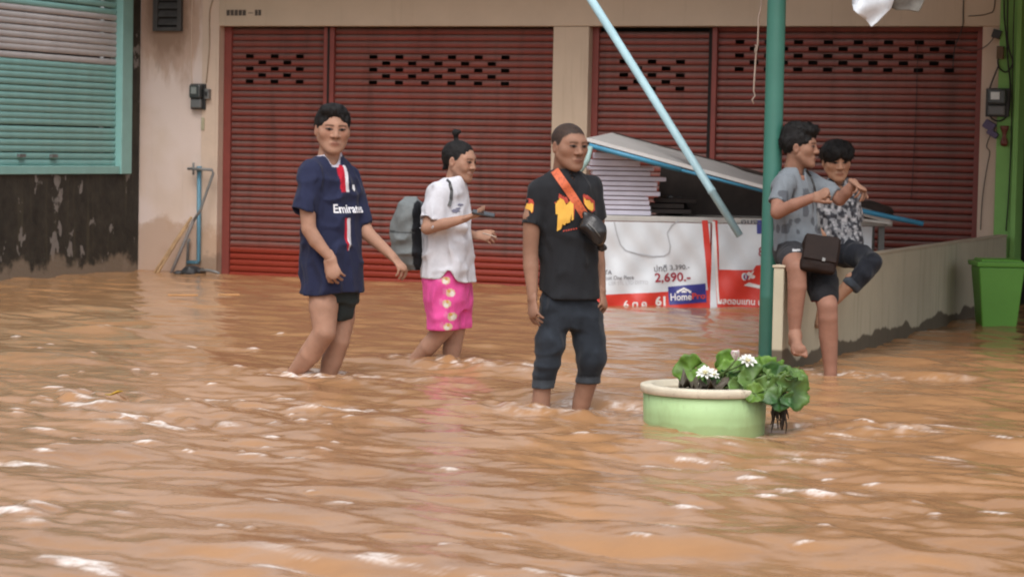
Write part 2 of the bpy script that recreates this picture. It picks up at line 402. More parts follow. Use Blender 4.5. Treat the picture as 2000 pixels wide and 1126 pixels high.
# ------------------------------------------------------------------ flood water
LEGS = [(570, 733), (640, 729), (814, 700), (880, 712), (1056, 802), (1136, 790), (1620, 725)]
LEGP = [WZ(*q) for q in LEGS]
POT = Vector((WZ(1387, 845).x, 11.60, 0)); POT_R = 0.292
def build_water():
    Lt, Nt = 7.0, 512
    kx = np.fft.fftfreq(Nt, Lt/Nt)*2*np.pi; KX, KY = np.meshgrid(kx, kx, indexing='ij'); K = np.hypot(KX, KY); K[0, 0] = 1
    ang = math.radians(52); dirx, diry = math.cos(ang), math.sin(ang)
    ct = (KX*dirx+KY*diry)/K
    rng = np.random.RandomState(5)
    def field(k0, spread, pw, rms):
        amp = np.exp(-(k0/K)**2*0.9)*K**(-pw)*(0.10+np.abs(ct)**spread)*np.exp(-(K/150.0)**2); amp[0, 0] = 0
        H = amp*np.exp(2j*np.pi*rng.rand(Nt, Nt))
        h = np.fft.ifft2(H).real; q = rms/h.std(); H = H*q
        return h*q, np.fft.ifft2(-1j*KX/K*H).real, np.fft.ifft2(-1j*KY/K*H).real
    h1, x1, y1 = field(6.0, 5.0, 2.7, 0.0122)
    h2, x2, y2 = field(24.0, 2.5, 2.5, 0.0024)
    h, cx, cy = h1+h2, x1*0.75+x2*0.4, y1*0.75+y2*0.4
    def axis(a, b, st, lo, hi):
        mid = np.arange(a, b+1e-6, st); l = [a]; d = st
        while l[-1] > lo: d *= 1.35; l.append(l[-1]-d)
        r = [mid[-1]]; d = st
        while r[-1] < hi: d *= 1.35; r.append(r[-1]+d)
        return np.array(l[::-1][:-1]+list(mid)+r[1:])
    gx = axis(-5.0, 5.2, 0.021, -120, 120)
    gy = [6.3]
    while gy[-1] < 24.6: gy.append(gy[-1]+0.0165*max(1, gy[-1]/12.0))
    d = 0.03; gy0 = [6.3]
    while gy0[-1] > -70: d *= 1.35; gy0.append(gy0[-1]-d)
    d = 0.03; gy1 = [gy[-1]]
    while gy1[-1] < 150: d *= 1.35; gy1.append(gy1[-1]+d)
    gy = np.array(gy0[::-1][:-1]+gy+gy1[1:])
    X, Y = np.meshgrid(gx, gy, indexing='ij')
    def samp(a):
        # rotated second read of the tile breaks the repeat
        def rd(u, v):
            u = (u/Lt*Nt) % Nt; v = (v/Lt*Nt) % Nt; i = u.astype(int); j = v.astype(int); fu = u-i; fv = v-j
            i1 = (i+1) % Nt; j1 = (j+1) % Nt; i %= Nt; j %= Nt
            return (a[i, j]*(1-fu)+a[i1, j]*fu)*(1-fv)+(a[i, j1]*(1-fu)+a[i1, j1]*fu)*fv
        return rd(X, Y)
    dense = np.clip(1-np.maximum(np.maximum(-5-X, X-5.2), np.maximum(6.3-Y, Y-24.6))/1.5, 0, 1)
    # calmer in the lee by the shops, livelier in the street
    P3 = np.stack([X*0.45, Y*0.33, np.zeros_like(X)], -1)
    live = (0.62+0.55*np.clip((19-Y)/7, 0, 1)*(0.75+0.5*vnoise(P3)))*dense
    hh, dx, dy = samp(h)*live, samp(cx)*live, samp(cy)*live
    Z = hh.copy()
    # flow streaks: long low swells slanting across the street
    P4 = np.stack([X*1.2+Y*0.5, Y*3.4-X*0.9, np.zeros_like(X)+3], -1); Z += 0.012*vnoise(P4)*dense
    SX, SY = X*0.75-Y*0.66, X*0.66+Y*0.75
    fn_ = vnoise(np.stack([SX*5, SY*22, X*0+9], -1))+0.6*vnoise(np.stack([SX*16, SY*60, X*0+4], -1)); fp_ = vnoise(np.stack([X*0.9, Y*0.6, X*0+2], -1))
    foam_glint = np.clip((hh-0.018)/0.02, 0, 1)*np.clip((fn_-0.35)*2.5, 0, 1)*np.clip(fp_*2+0.6, 0, 1)
    fl = Vector((0.86, -0.5)).normalized()
    for p in LEGP:
        ddx, ddy = X-p.x, Y-p.y; r = np.hypot(ddx, ddy); al = ddx*fl.x+ddy*fl.y; ac = -ddx*fl.y+ddy*fl.x
        m = r < 2.2
        Z += m*0.013*np.exp(-r/0.24)*np.cos(r*40)
        Z += m*(-0.014*np.exp(-((al-0.10)**2/0.02+ac**2/0.006))+0.013*np.exp(-((al+0.07)**2/0.005+ac**2/0.009)))
        wake = np.exp(-np.clip(al, 0, 9)/0.55)*np.exp(-(np.abs(ac)-0.20*np.clip(al, 0, 9))**2/0.006)*(al > -0.05)
        Z += m*0.013*wake*(0.5+vnoise(np.stack([X*14, Y*14, X*0], -1)))
        nn = vnoise(np.stack([X*24, Y*17, X*0+p.x*3], -1))+0.7*vnoise(np.stack([X*60, Y*45, X*0+2], -1))
        foam_glint = np.maximum(foam_glint, m*np.clip((0.75*np.exp(-(r/0.17)**2)+0.5*wake)*(nn+0.15)*1.4, 0, 1))
    # the pot: water heaped up on its left and front, hollow on its right
    ddx, ddy = X-POT.x, Y-POT.y; r = np.hypot(ddx, ddy); al = (ddx*fl.x+ddy*fl.y); e = np.exp(-np.maximum(r-POT_R, 0)/0.16)
    Z += e*(-0.028*np.clip(al/0.3, -1, 1.2)-0.006)
    ac = -ddx*fl.y+ddy*fl.x
    wake = np.exp(-np.clip(al, 0, 9)/1.2)*np.exp(-(np.abs(ac)-0.28-0.12*np.clip(al, 0, 9))**2/0.01)*(al > 0)
    Z += 0.016*wake*vnoise(np.stack([X*12, Y*12, X*0], -1))
    foam_glint = np.maximum(foam_glint, np.clip(wake*(vnoise(np.stack([X*26, Y*18, X*0+1], -1))-0.1)*1.1, 0, 1))
    # broken water at the left of the street
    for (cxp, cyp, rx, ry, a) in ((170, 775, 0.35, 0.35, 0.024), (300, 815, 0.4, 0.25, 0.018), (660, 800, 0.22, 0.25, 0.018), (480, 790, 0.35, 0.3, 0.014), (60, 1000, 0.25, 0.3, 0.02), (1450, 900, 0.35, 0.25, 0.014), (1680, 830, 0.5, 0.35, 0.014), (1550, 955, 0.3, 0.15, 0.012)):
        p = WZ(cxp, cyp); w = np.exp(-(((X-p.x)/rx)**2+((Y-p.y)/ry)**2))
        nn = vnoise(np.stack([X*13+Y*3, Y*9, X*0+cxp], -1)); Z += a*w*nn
        foam_glint = np.maximum(foam_glint, np.clip(w*(fn_-0.2)*1.5*np.clip(nn*3, 0, 1), 0, 1))
    # white sky glints painted into the colour, mixed with scraps of loose froth
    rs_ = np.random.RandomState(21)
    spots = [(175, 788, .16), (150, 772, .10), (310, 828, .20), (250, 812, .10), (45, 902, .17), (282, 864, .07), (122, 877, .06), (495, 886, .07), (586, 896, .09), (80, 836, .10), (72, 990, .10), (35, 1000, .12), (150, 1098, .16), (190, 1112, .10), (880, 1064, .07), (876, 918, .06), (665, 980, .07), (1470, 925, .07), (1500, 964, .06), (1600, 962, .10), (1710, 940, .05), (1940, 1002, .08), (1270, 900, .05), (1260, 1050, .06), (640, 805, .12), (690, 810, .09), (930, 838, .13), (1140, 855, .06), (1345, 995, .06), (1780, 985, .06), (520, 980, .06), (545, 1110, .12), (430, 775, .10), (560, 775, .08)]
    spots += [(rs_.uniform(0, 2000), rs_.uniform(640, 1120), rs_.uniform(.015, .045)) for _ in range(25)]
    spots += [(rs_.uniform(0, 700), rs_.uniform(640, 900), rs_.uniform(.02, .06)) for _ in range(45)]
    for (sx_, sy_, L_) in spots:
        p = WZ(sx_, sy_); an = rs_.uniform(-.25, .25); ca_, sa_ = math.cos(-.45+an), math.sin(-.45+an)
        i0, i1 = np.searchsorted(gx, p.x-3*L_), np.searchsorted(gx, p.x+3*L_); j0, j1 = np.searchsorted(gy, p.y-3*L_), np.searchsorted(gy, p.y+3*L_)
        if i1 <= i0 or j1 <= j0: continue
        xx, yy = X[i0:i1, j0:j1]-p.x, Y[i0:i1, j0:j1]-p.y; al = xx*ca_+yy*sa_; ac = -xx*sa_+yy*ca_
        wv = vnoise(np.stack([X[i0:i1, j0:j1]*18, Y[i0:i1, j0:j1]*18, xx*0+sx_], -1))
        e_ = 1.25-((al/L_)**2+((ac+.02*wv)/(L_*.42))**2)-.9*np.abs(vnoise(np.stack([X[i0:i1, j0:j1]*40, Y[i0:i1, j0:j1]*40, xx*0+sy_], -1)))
        foam_glint[i0:i1, j0:j1] = np.maximum(foam_glint[i0:i1, j0:j1], np.clip(e_*1.0, 0, 1))
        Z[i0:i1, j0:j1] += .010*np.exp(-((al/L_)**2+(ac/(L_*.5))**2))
    foam_glint *= dense
    v = np.stack([X+dx, Y+dy, Z], -1).reshape(-1, 3)
    nx, ny = X.shape; i = np.arange(nx-1)[:, None]*ny+np.arange(ny-1)[None]
    f = np.stack([i, i+ny, i+ny+1, i+1], -1).reshape(-1, 4)
    c = np.repeat(foam_glint.reshape(-1, 1), 3, 1)
    return v, f, c
m_water = mat('muddy_flood_water', (0.375, 0.200, 0.094), 0.07, 0.12, 0.9, 0.0, spec=0.5)
t = NT(m_water); t.b.inputs['IOR'].default_value = 1.33
g, x = t.pos(); P = g.outputs['Position']
t.over(t.ramp(t.noise(1.8, vec=P, detail=5, stretch=(0.7, 1.6, 1)), 0.45, 0.7, 0, 0.45), (0.26, 0.128, 0.056))
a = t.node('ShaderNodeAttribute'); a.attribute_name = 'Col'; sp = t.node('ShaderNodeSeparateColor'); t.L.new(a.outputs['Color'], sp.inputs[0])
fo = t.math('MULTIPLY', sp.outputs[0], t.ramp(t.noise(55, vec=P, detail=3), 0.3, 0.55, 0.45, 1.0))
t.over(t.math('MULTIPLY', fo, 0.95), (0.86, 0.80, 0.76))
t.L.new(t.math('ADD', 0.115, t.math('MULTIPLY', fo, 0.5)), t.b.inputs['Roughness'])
rn = t.noise(26, vec=P, detail=4, rough=0.55, stretch=(0.8, 1.0, 1)); rn2 = t.noise(80, vec=P, detail=2)
bp = t.node('ShaderNodeBump'); bp.inputs['Strength'].default_value = 0.13; bp.inputs['Distance'].default_value = 0.02
t.L.new(t.math('ADD', rn, t.math('MULTIPLY', rn2, 0.25)), bp.inputs['Height']); t.L.new(bp.outputs[0], t.b.inputs['Normal'])
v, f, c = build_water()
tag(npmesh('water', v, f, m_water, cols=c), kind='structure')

# ------------------------------------------------------------------ roller shutter slats
PITCHZ = 0.061
PROF = [(-0.014, 0.0), (0.0, 0.004), (0.0055, 0.012), (0.0080, 0.024), (0.0072, 0.038), (0.0035, 0.050), (-0.002, 0.056), (-0.014, 0.061)]
def slat_mesh(name, width, m, holes=()):
    """holes: list of (u0,u1) slots cut through the middle of the slat"""
    us = [0.0]; 
    for a, b in holes: us += [a, b]
    us.append(width); vs = []; fs = []
    n = len(PROF)
    for u in us: vs += [(u, -o, z) for o, z in PROF]
    for i in range(len(us)-1):
        hole = (i % 2 == 1)
        for k in range(n-1):
            if hole and 1 < k < 5: continue
            fs.append((i*n+k, (i+1)*n+k, (i+1)*n+k+1, i*n+k+1))
    me = bpy.data.meshes.new(name); me.from_pydata(vs, [], fs); me.materials.append(m)
    me.polygons.foreach_set('use_smooth', [True]*len(fs)); me.update(); return me
def put_slats(parent, origin, rz, width, z0, z1, mats, hole_rows=None, top_first=True, jit=0.0025):
    """origin: world point at slat left end, z=0; hole_rows {index from top: [(u0,u1)]}; mats(index)->material"""
    cache = {}; pl = wloc(parent); i = 0; z = z1-PITCHZ
    while z > z0:
        hk = tuple(hole_rows.get(i, ())) if hole_rows else (); mm = mats(i); key = (hk, mm.name)
        if key not in cache: cache[key] = slat_mesh('slat', width, mm, hk)
        o = bpy.data.objects.new('slat', cache[key]); o.parent = parent
        o.location = Vector((origin[0], origin[1], z))-pl + NX*random.uniform(-jit, jit)
        o.rotation_euler = (random.gauss(0, 0.035) if jit else random.gauss(0, 0.02), random.gauss(0, 0.0006), rz); COL.objects.link(o)
        z -= PITCHZ; i += 1

# ------------------------------------------------------------------ the shophouse
house = empty('shophouse', F(0, 0, GZ), 'peach shophouse with two wide red roller shutters', 'building')
R0 = -0.12
b = MB().fbox(-4.0, -3.302, -0.30, 0.0, GZ, 3.4); b.build('side_wall', m_wallpink, house)
b = MB().fbox(-3.302, -3.118, -0.30, 0.012, GZ, 3.0); b.build('pilaster', m_peach, house)
b = MB().fbox(0.362, 0.712, -0.30, 0.006, GZ, 2.409); b.build('pillar', m_lintel, house, 0.006)
b = MB().fbox(4.325, 4.475, -0.30, 0.003, GZ, 2.44); b.build('pillar', m_peach, house)
b = MB().fbox(-3.118, 4.475, -0.30, 0.02, 2.412, 3.4); b.build('lintel', m_lintel, house, 0.006)
b = MB().fbox(4.475, 4.665, -0.30, 0.035, GZ, 2.9); b.build('corner_post', m_green, house, 0.008)
b = MB().fbox(4.625, 4.668, 0.038, 0.075, GZ, 2.9); b.build('corner_trim', m_green, house, 0.004)
b = MB().fbox(4.478, 9.0, -0.30, 0.02, 2.905, 3.4); b.build('lintel', m_green, house)
b = MB().fbox(4.668, 9.0, -0.50, -0.25, GZ, 2.9); b.build('open_doorway', m_dark, house)
b = MB().fbox(-4.0, 9.0, -0.34, 0.0, 3.402, 3.75); b.build('upper_wall', m_lintel, house)
b = MB().fbox(-4.0, 9.0, 0.022, 1.25, 3.32, 3.44); b.build('canopy_slab', m_concrete, house)
b = MB().fbox(-3.3, 4.6, -0.5, -0.45, GZ, 2.6); b.build('dark_backing', m_dark, house)
def slots(a0, n, step, w=0.085, off=0.0): return [(a0+off+k*step-w/2, a0+off+k*step+w/2) for k in range(n)]
def shutter(u0, u1, holes, ztop=2.40):
    s = empty('roller_shutter', (0, 0, 0)); s.parent = house; s.location = F((u0+u1)/2, R0, 0)-wloc(house)
    put_slats(s, F(u0, R0, 0), -TH, u1-u0, -0.10, ztop, lambda i: m_red, holes)
    return s
def stag(base_row, a0, n, step):
    d = {}
    for r in range(5):
        d[base_row+r] = slots(a0, n if r % 2 == 0 else n-1, step, off=0.0 if r % 2 == 0 else step/2)
    return d
ST = 0.272
shutter(-3.035, -2.030, stag(4, 0.19, 3, ST))
shutter(-1.918, 0.350, stag(4, 0.40, 6, ST))
shutter(0.775, 1.825, stag(4, 0.24, 3, ST), 2.37)
s4 = shutter(1.915, 4.262, stag(2, 0.20, 8, ST), 2.43)
fr = MB().fbox(-3.115, -3.035, R0-0.03, R0+0.03, GZ, 2.409); fr.build('guide_rail', m_redframe, house)
fr = MB().fbox(-2.030, -1.918, R0-0.03, R0+0.045, GZ, 2.409); fr.build('mullion', m_redframe, house, 0.004)
fr = MB().fbox(-1.985, -1.963, R0+0.046, R0+0.052, GZ, 2.409); fr.build('mullion_groove', m_dark, house)
fr = MB().fbox(0.345, 0.361, R0-0.03, R0+0.03, GZ, 2.409); fr.build('guide_rail', m_redframe, house)
fr = MB().fbox(0.713, 0.775, R0-0.03, R0+0.03, GZ, 2.409); fr.build('guide_rail', m_redframe, house)
fr = MB().fbox(1.825, 1.868, R0-0.03, R0+0.01, GZ, 2.409); fr.build('mullion', m_dark, house, 0.004)
fr = MB().fbox(1.869, 1.915, R0-0.03, R0+0.05, GZ, 2.409); fr.build('mullion', m_redframe, house, 0.004)
fr = MB().fbox(4.262, 4.324, R0-0.03, R0+0.03, GZ, 2.43); fr.build('guide_rail', m_redframe, house)
# stencilled mark on the beam: five dark blocks, a dash, one more
mk = MB()
for k in range(5): mk.fbox(-3.035+k*0.044, -2.999+k*0.044, 0.021, 0.0225, 2.512, 2.567)
mk.fbox(-2.80, -2.745, 0.021, 0.0225, 2.534, 2.541)
for k in range(2): mk.fbox(-2.725+k*0.037, -2.695+k*0.037, 0.021, 0.0225, 2.512, 2.567)
mk.build('stencilled_mark', mat('faded_stencil_ink', (0.075, 0.06, 0.05), 0.8, 0.3, 60, 0), house)
# louvred vent
vt = empty('vent', (0, 0, 0)); vt.parent = house; vt.location = F(-3.70, 0, 2.38)-wloc(house)
m_vent = mat('sooty_vent', (0.055, 0.052, 0.05), 0.7, 0.3, 10, 0.2, 40)
MB().fbox(-3.84, -3.79, 0.001, 0.05, 2.36, 2.80).fbox(-3.57, -3.525, 0.001, 0.05, 2.36, 2.80).fbox(-3.79, -3.57, 0.001, 0.048, 2.36, 2.40).build('frame', m_vent, vt, 0.004)
MB().fbox(-3.79, -3.57, 0.001, 0.008, 2.40, 2.80).build('backing', m_dark, vt)
for k in range(5):
    z = 2.42+k*0.08
    MB().hexa([F(-3.788, 0.045, z), F(-3.572, 0.045, z), F(-3.572, 0.012, z+0.055), F(-3.788, 0.012, z+0.055), F(-3.788, 0.045, z+0.008), F(-3.572, 0.045, z+0.008), F(-3.572, 0.012, z+0.063), F(-3.788, 0.012, z+0.063)]).build('louvre', m_vent, vt)

# ------------------------------------------------------------------ neighbour with the teal shutter, standing forward of the facade on the left
nb = empty('neighbour_building', F(-4.1, 2.5, GZ), 'black mossy walled building with a teal and grey roller shutter', 'building')
UN = -4.0
MB().fbox(UN-0.3, UN, 0.001, 8.0, GZ, 0.952).build('wall', m_moss, nb)
MB().fbox(UN-0.3, UN, 0.001, 0.20, 0.953, 3.4).build('wall_strip', m_moss, nb)
MB().fbox(UN-0.3, UN, 0.001, 8.0, 3.402, 3.9).build('upper_wall', m_peach, nb)
MB().fbox(UN-0.4, UN-0.34, 0.2, 8.0, 0.953, 3.4).build('dark_backing', m_dark, nb)
MB().fbox(UN-0.1, UN+0.035, 0.205, 0.40, 0.956, 3.398).build('shutter_jamb', m_tealframe, nb, 0.006)
MB().fbox(UN-0.1, UN+0.02, 0.402, 8.0, 0.956, 1.035).build('bottom_rail', m_tealframe, nb, 0.006)
ts = empty('roller_shutter', (0, 0, 0)); ts.parent = nb; ts.location = F(UN, 2.0, 1.0)-wloc(nb)
# slat left end (seen from the street) is the end nearest the camera
wdt = 7.5; org = F(UN-0.04, 0.402+wdt, 0); rzt = math.atan2((-NX).y, (-NX).x)
put_slats(ts, org, rzt, wdt, 1.03, 1.036+PITCHZ*30, lambda i: m_greyslat if 16 <= 29-i < 24 else m_teal, jit=0)
for k, nn in enumerate((2.08, 1.54)):
    MB().fbox(UN-0.03, UN+0.002, nn-0.05, nn+0.05, 1.112, 1.142).build('lock_slot', m_metalgrey, ts)

# ------------------------------------------------------------------ low yellow-grey wall running out from the corner post
m_low = mat('low_wall_plaster', (0.46, 0.42, 0.31), 0.8, 0.08, 2.0, 0.08, 40)
t = NT(m_low); g, x = t.pos()
t.over(t.ramp(t.noise(3, stretch=(5, 5, 0.35), detail=5), 0.5, 0.75, 0, 0.35), (0.17, 0.15, 0.095))
yy = t.math('MULTIPLY', t.math('SUBTRACT', x.outputs['Y'], 14.4), 0.030)
cy_ = t.node('ShaderNodeCombineXYZ'); t.L.new(x.outputs['Y'], cy_.inputs[1])
edge = t.math('ADD', t.math('MULTIPLY', t.math('SUBTRACT', t.noise(1.7, vec=cy_.outputs[0], detail=4, rough=0.5), 0.5), -0.34), x.outputs['Z'])
wetf = t.ramp(edge, 0.095, 0.075)
t.over(t.math('MULTIPLY', wetf, 0.85), (0.050, 0.034, 0.020))
lowwall = empty('low_wall', F(4.6, 3.6, GZ), 'low yellowish grey garden wall that two young men sit on', 'wall')
MB().fbox(4.535, 4.60, 0.08, 7.22, GZ, 0.612).build('wall_body', m_low, lowwall, 0.006)
MB().fbox(4.528, 4.607, 0.08, 7.226, 0.6125, 0.628).build('coping', mat('wall_coping', (0.45, 0.38, 0.28), 0.8, 0.1, 3, 0.1, 40), lowwall, 0.004)
# ------------------------------------------------------------------ flat lettering
def text_geo(s, size, bold=0.0, align='LEFT', shear=0.0, spacing=1.0):
    cu = bpy.data.curves.new('lettering', 'FONT'); cu.body = s; cu.size = size; cu.align_x = align; cu.offset = bold; cu.shear = shear; cu.space_character = spacing
    cu.fill_mode = 'FRONT'; cu.resolution_u = 3
    o = bpy.data.objects.new('lettering', cu); COL.objects.link(o)
    bpy.context.view_layer.update()
    me = o.evaluated_get(bpy.context.evaluated_depsgraph_get()).to_mesh()
    v = np.array([q.co[:2] for q in me.vertices]).reshape(-1, 2); f = [tuple(p.vertices) for p in me.polygons]
    bpy.data.objects.remove(o); bpy.data.curves.remove(cu)
    return v, f
def poly_geo(pts, cuts=0):
    bm = bmesh.new(); vs = [bm.verts.new((p[0], p[1], 0)) for p in pts]; bm.faces.new(vs)
    bmesh.ops.triangulate(bm, faces=bm.faces[:])
    for _ in range(cuts): bmesh.ops.subdivide_edges(bm, edges=bm.edges[:], cuts=1, use_grid_fill=True)
    bmesh.ops.triangulate(bm, faces=bm.faces[:])
    bm.verts.index_update()
    v = np.array([q.co[:2] for q in bm.verts]); f = [tuple(q.index for q in p.verts) for p in bm.faces]; bm.free(); return v, f
def flat_print(name, geo, o, ex, ey, en, m, parent, lift=0.003, warp=None):
    """lay 2D geometry on the plane o + x*ex + y*ey, optionally following warp(x, y) -> offset along en"""
    v, f = geo
    b = MB(); b.add([o+ex*float(x)+ey*float(y)+en*(lift+(warp(x, y) if warp else 0)) for x, y in v], f)
    return b.build(name, m, parent)

# ------------------------------------------------------------------ awning over the right-hand side, its green post
m_post = mat('green_post_paint', (0.040, 0.155, 0.118), 0.35, 0.10, 3, 0.05, 40, spec=0.5)
m_tin = mat('old_tin_roof', (0.30, 0.30, 0.29), 0.6, 0.2, 2, 0.1, 30, metallic=0.3)
aw = empty('awning', (1.57, 14.93, GZ), 'dark green awning post standing behind the lotus pot', 'awning')
PB = Vector((1.565, 14.93, 0))
b = MB(); b.lathe((PB.x, PB.y, 0), [(0.0565, GZ), (0.0565, 0.40), (0.0575, 0.404), (0.0575, 0.425), (0.0565, 0.43), (0.0565, 2.52)], 28); b.build('post', m_post, aw)
b = MB(); b.lathe((5.6, 14.6, 0), [(0.0565, GZ), (0.0565, 2.52)], 20); b.build('post', m_post, aw)
b = MB(); b.hexa([(1.5, 14.6, 2.59), (7.0, 14.6, 2.59), (7.0, 20.3, 3.01), (1.5, 20.3, 3.01), (1.5, 14.6, 2.63), (7.0, 14.6, 2.63), (7.0, 20.3, 3.05), (1.5, 20.3, 3.05)]); b.build('roof_sheet', m_tin, aw)
b = MB(); b.box((4.0, 14.93, 2.56), 5.9, 0.06, 0.08); b.build('front_beam', m_metalgrey, aw)
b = MB(); b.hexa([(1.54, 14.7, 2.53), (1.60, 14.7, 2.53), (1.60, 18.7, 2.83), (1.54, 18.7, 2.83), (1.54, 14.7, 2.588), (1.60, 14.7, 2.588), (1.60, 18.7, 2.888), (1.54, 18.7, 2.888)]); b.build('side_beam', m_metalgrey, aw)

# pale blue pole hanging askew from the awning
m_pole = mat('pale_blue_pole_paint', (0.38, 0.57, 0.63), 0.4, 0.10, 5, 0.06, 50)
p0 = W(1445, 460, 20.10); p1 = W(1155, 0, 20.6); dirp = (p1-p0).normalized(); ptop = p0+dirp*((3.45-p0.z)/dirp.z)
b = MB(); mid = p0+dirp*0.42
b.tube([p0, mid, mid+dirp*0.004, mid+dirp*0.03, mid+dirp*0.034, ptop], [0.031, 0.032, 0.036, 0.036, 0.033, 0.036], 14)
pole = centre(b.build('leaning_pole', m_pole)); tag(pole, 'pale blue metal pole leaning down across the right shutter to the bench', 'pole')

# string hanging beside the post
m_string = mat('frayed_string', (0.45, 0.36, 0.30), 0.9, 0.2, 20, 0.1, 50)
pts = [(1489, -160), (1488, 0), (1486, 18), (1482, 32), (1481, 60), (1480, 88), (1477, 100), (1475, 130), (1473, 160), (1472, 178), (1475, 187), (1469, 195), (1472, 203)]
b = MB(); b.tube([W(x, y, 16.2) for x, y in pts], [0.006]*9+[0.005]*4, 6)
for k in range(5):
    q = W(1478, 90, 16.2); e = q+Vector((random.uniform(-.03, .0), random.uniform(-.02, .02), random.uniform(-.05, .01))); b.tube([q, (q+e)/2+Vector((-.005, 0, .005)), e], 0.0025, 5)
tag(centre(b.build('string', m_string)), 'frayed pale string dangling just left of the green post', 'string')

# torn sheet hanging from the awning
m_tarp = mat('torn_plastic_sheet', (0.55, 0.58, 0.62), 0.35, 0.15, 8, 0.3, 18)
m_tarp2 = mat('dirty_sacking', (0.13, 0.12, 0.105), 0.8, 0.3, 10, 0.3, 30)
tp = empty('torn_tarpaulin', W(1720, 0, 14.5)+Vector((0, 0, 0.3)), 'torn silvery tarpaulin corner hanging from the awning at top right', 'tarpaulin')
def drape(outline, D, depth, cuts=3):
    v, f = poly_geo([(x, y) for x, y in outline], cuts); P = []
    for x, y in v:
        P.append(W(x, y, D+depth*math.sin(x*0.085+y*0.02)+0.4*depth*math.sin(y*0.11+x*0.05)))
    return P, f
P, f = drape([(1664, 8), (1667, 20), (1676, 28), (1690, 38), (1702, 53), (1712, 45), (1740, 17), (1752, -20), (1760, -170), (1665, -170), (1664, -40)], 14.45, 0.035)
b = MB(); b.add(P, f, True); o = b.build('sheet', m_tarp, tp); sd = o.modifiers.new('t', 'SOLIDIFY'); sd.thickness = 0.004
P, f = drape([(1730, 12), (1752, 20), (1775, 20), (1794, 23), (1799, 14), (1805, 0), (1812, -170), (1726, -170)], 14.53, 0.03)
b = MB(); b.add(P, f, True); o = b.build('sacking', m_tarp2, tp); sd = o.modifiers.new('t', 'SOLIDIFY'); sd.thickness = 0.004

# ------------------------------------------------------------------ trestle bench with two banners
m_bench = mat('worn_pale_board', (0.50, 0.48, 0.45), 0.6, 0.12, 5, 0.1, 40)
bench = empty('bench_table', (1.9, 20.8, GZ), 'long pale table with banners hung along its front', 'table')
BX0, BX1, BY0, BY1, BZ = 0.62, 3.15, 20.42, 21.15, 0.742
MB().box(((BX0+BX1)/2, (BY0+BY1)/2, BZ-0.022), BX1-BX0, BY1-BY0, 0.044).build('table_top', m_bench, bench, 0.004)
for lx in (BX0+0.08, 1.9, BX1-0.08):
    for ly in (BY0+0.08, BY1-0.08):
        MB().box((lx, ly, (BZ-0.046+GZ)/2), 0.05, 0.05, BZ-0.046-GZ).build('leg', m_metalgrey, bench)
m_ban_w = mat('banner_white_vinyl', (0.66, 0.70, 0.74), 0.4, 0.05, 4, 0.08, 14)
m_ban_r = mat('banner_red_vinyl', (0.62, 0.045, 0.03), 0.4, 0.06, 4, 0.08, 14)
m_ban_b = mat('banner_blue_print', (0.035, 0.04, 0.24), 0.4, 0.06, 4, 0.05, 14)
m_ink_d = mat('grey_print_ink', (0.13, 0.13, 0.15), 0.5, 0.1, 30, 0)
m_ink_l = mat('pale_grey_print_ink', (0.42, 0.43, 0.46), 0.5, 0.1, 30, 0)
m_ink_red = mat('dark_red_print_ink', (0.33, 0.02, 0.04), 0.5, 0.1, 30, 0)
m_ink_w = mat('white_print_ink', (0.78, 0.76, 0.75), 0.5, 0.04, 30, 0)
m_ink_or = mat('red_orange_print_ink', (0.70, 0.07, 0.03), 0.5, 0.05, 30, 0)
EX, EZ, EN = Vector((1, 0, 0)), Vector((0, 0, 1)), Vector((0, -1, 0))
def banx(px): return W(px, 500, 20.40).x
def banz(py, px=1300): return W(px, py, 20.40).z
# all banner prints are laid out in metres: x along the table, y above the water
def warp1(x, y):
    return 0.014*math.sin(x*7.5+y*4)+0.013*math.sin(x*19-y*11)*max(0, min(1, (BZ-y)*2))+0.010*math.sin(y*8+x*2)+0.006*math.sin(x*31+y*23)
def sheetgrid(x0, x1, z0, z1, nx=40, nz=26, sl=0.0):
    v = []; f = []
    for i in range(nx+1):
        for j in range(nz+1):
            x = x0+(x1-x0)*i/nx; z = z0+(z1-z0)*j/nz; v.append((x+sl*(z1-z), z))
    for i in range(nx):
        for j in range(nz): a = i*(nz+1)+j; f.append((a, a+nz+1, a+nz+2, a+1))
    return np.array(v), f
def quadgrid(c, nx=16, nz=8):
    """c: four corners bl, br, tr, tl"""
    v = []; f = []
    for i in range(nx+1):
        for j in range(nz+1):
            s, q = i/nx, j/nz
            v.append(tuple((1-s)*(1-q)*c[0][k]+s*(1-q)*c[1][k]+s*q*c[2][k]+(1-s)*q*c[3][k] for k in (0, 1)))
    for i in range(nx):
        for j in range(nz): a = i*(nz+1)+j; f.append((a, a+nz+1, a+nz+2, a+1))
    return np.array(v), f
def B2(px, py): q = W(px, py, 20.40); return (q.x, q.z)
OB = Vector((0, 20.395, 0))
def fine(geo, mx=0.03):
    """split long triangles so a print follows the folds"""
    bm = bmesh.new(); vs = [bm.verts.new((x, y, 0)) for x, y in geo[0]]
    for q in geo[1]:
        try: bm.faces.new([vs[i] for i in q])
        except ValueError: pass
    for _ in range(4):
        le = [e for e in bm.edges if e.calc_length() > mx]
        if not le: break
        bmesh.ops.subdivide_edges(bm, edges=le, cuts=1); bmesh.ops.triangulate(bm, faces=bm.faces[:])
    bm.verts.index_update(); v = np.array([q.co[:2] for q in bm.verts]); f = [tuple(q.index for q in p.verts) for p in bm.faces]; bm.free(); return v, f
def bprint(name, geo, m, parent, lift): return flat_print(name, fine(geo), OB, EX, EZ, EN, m, parent, lift, warp1)
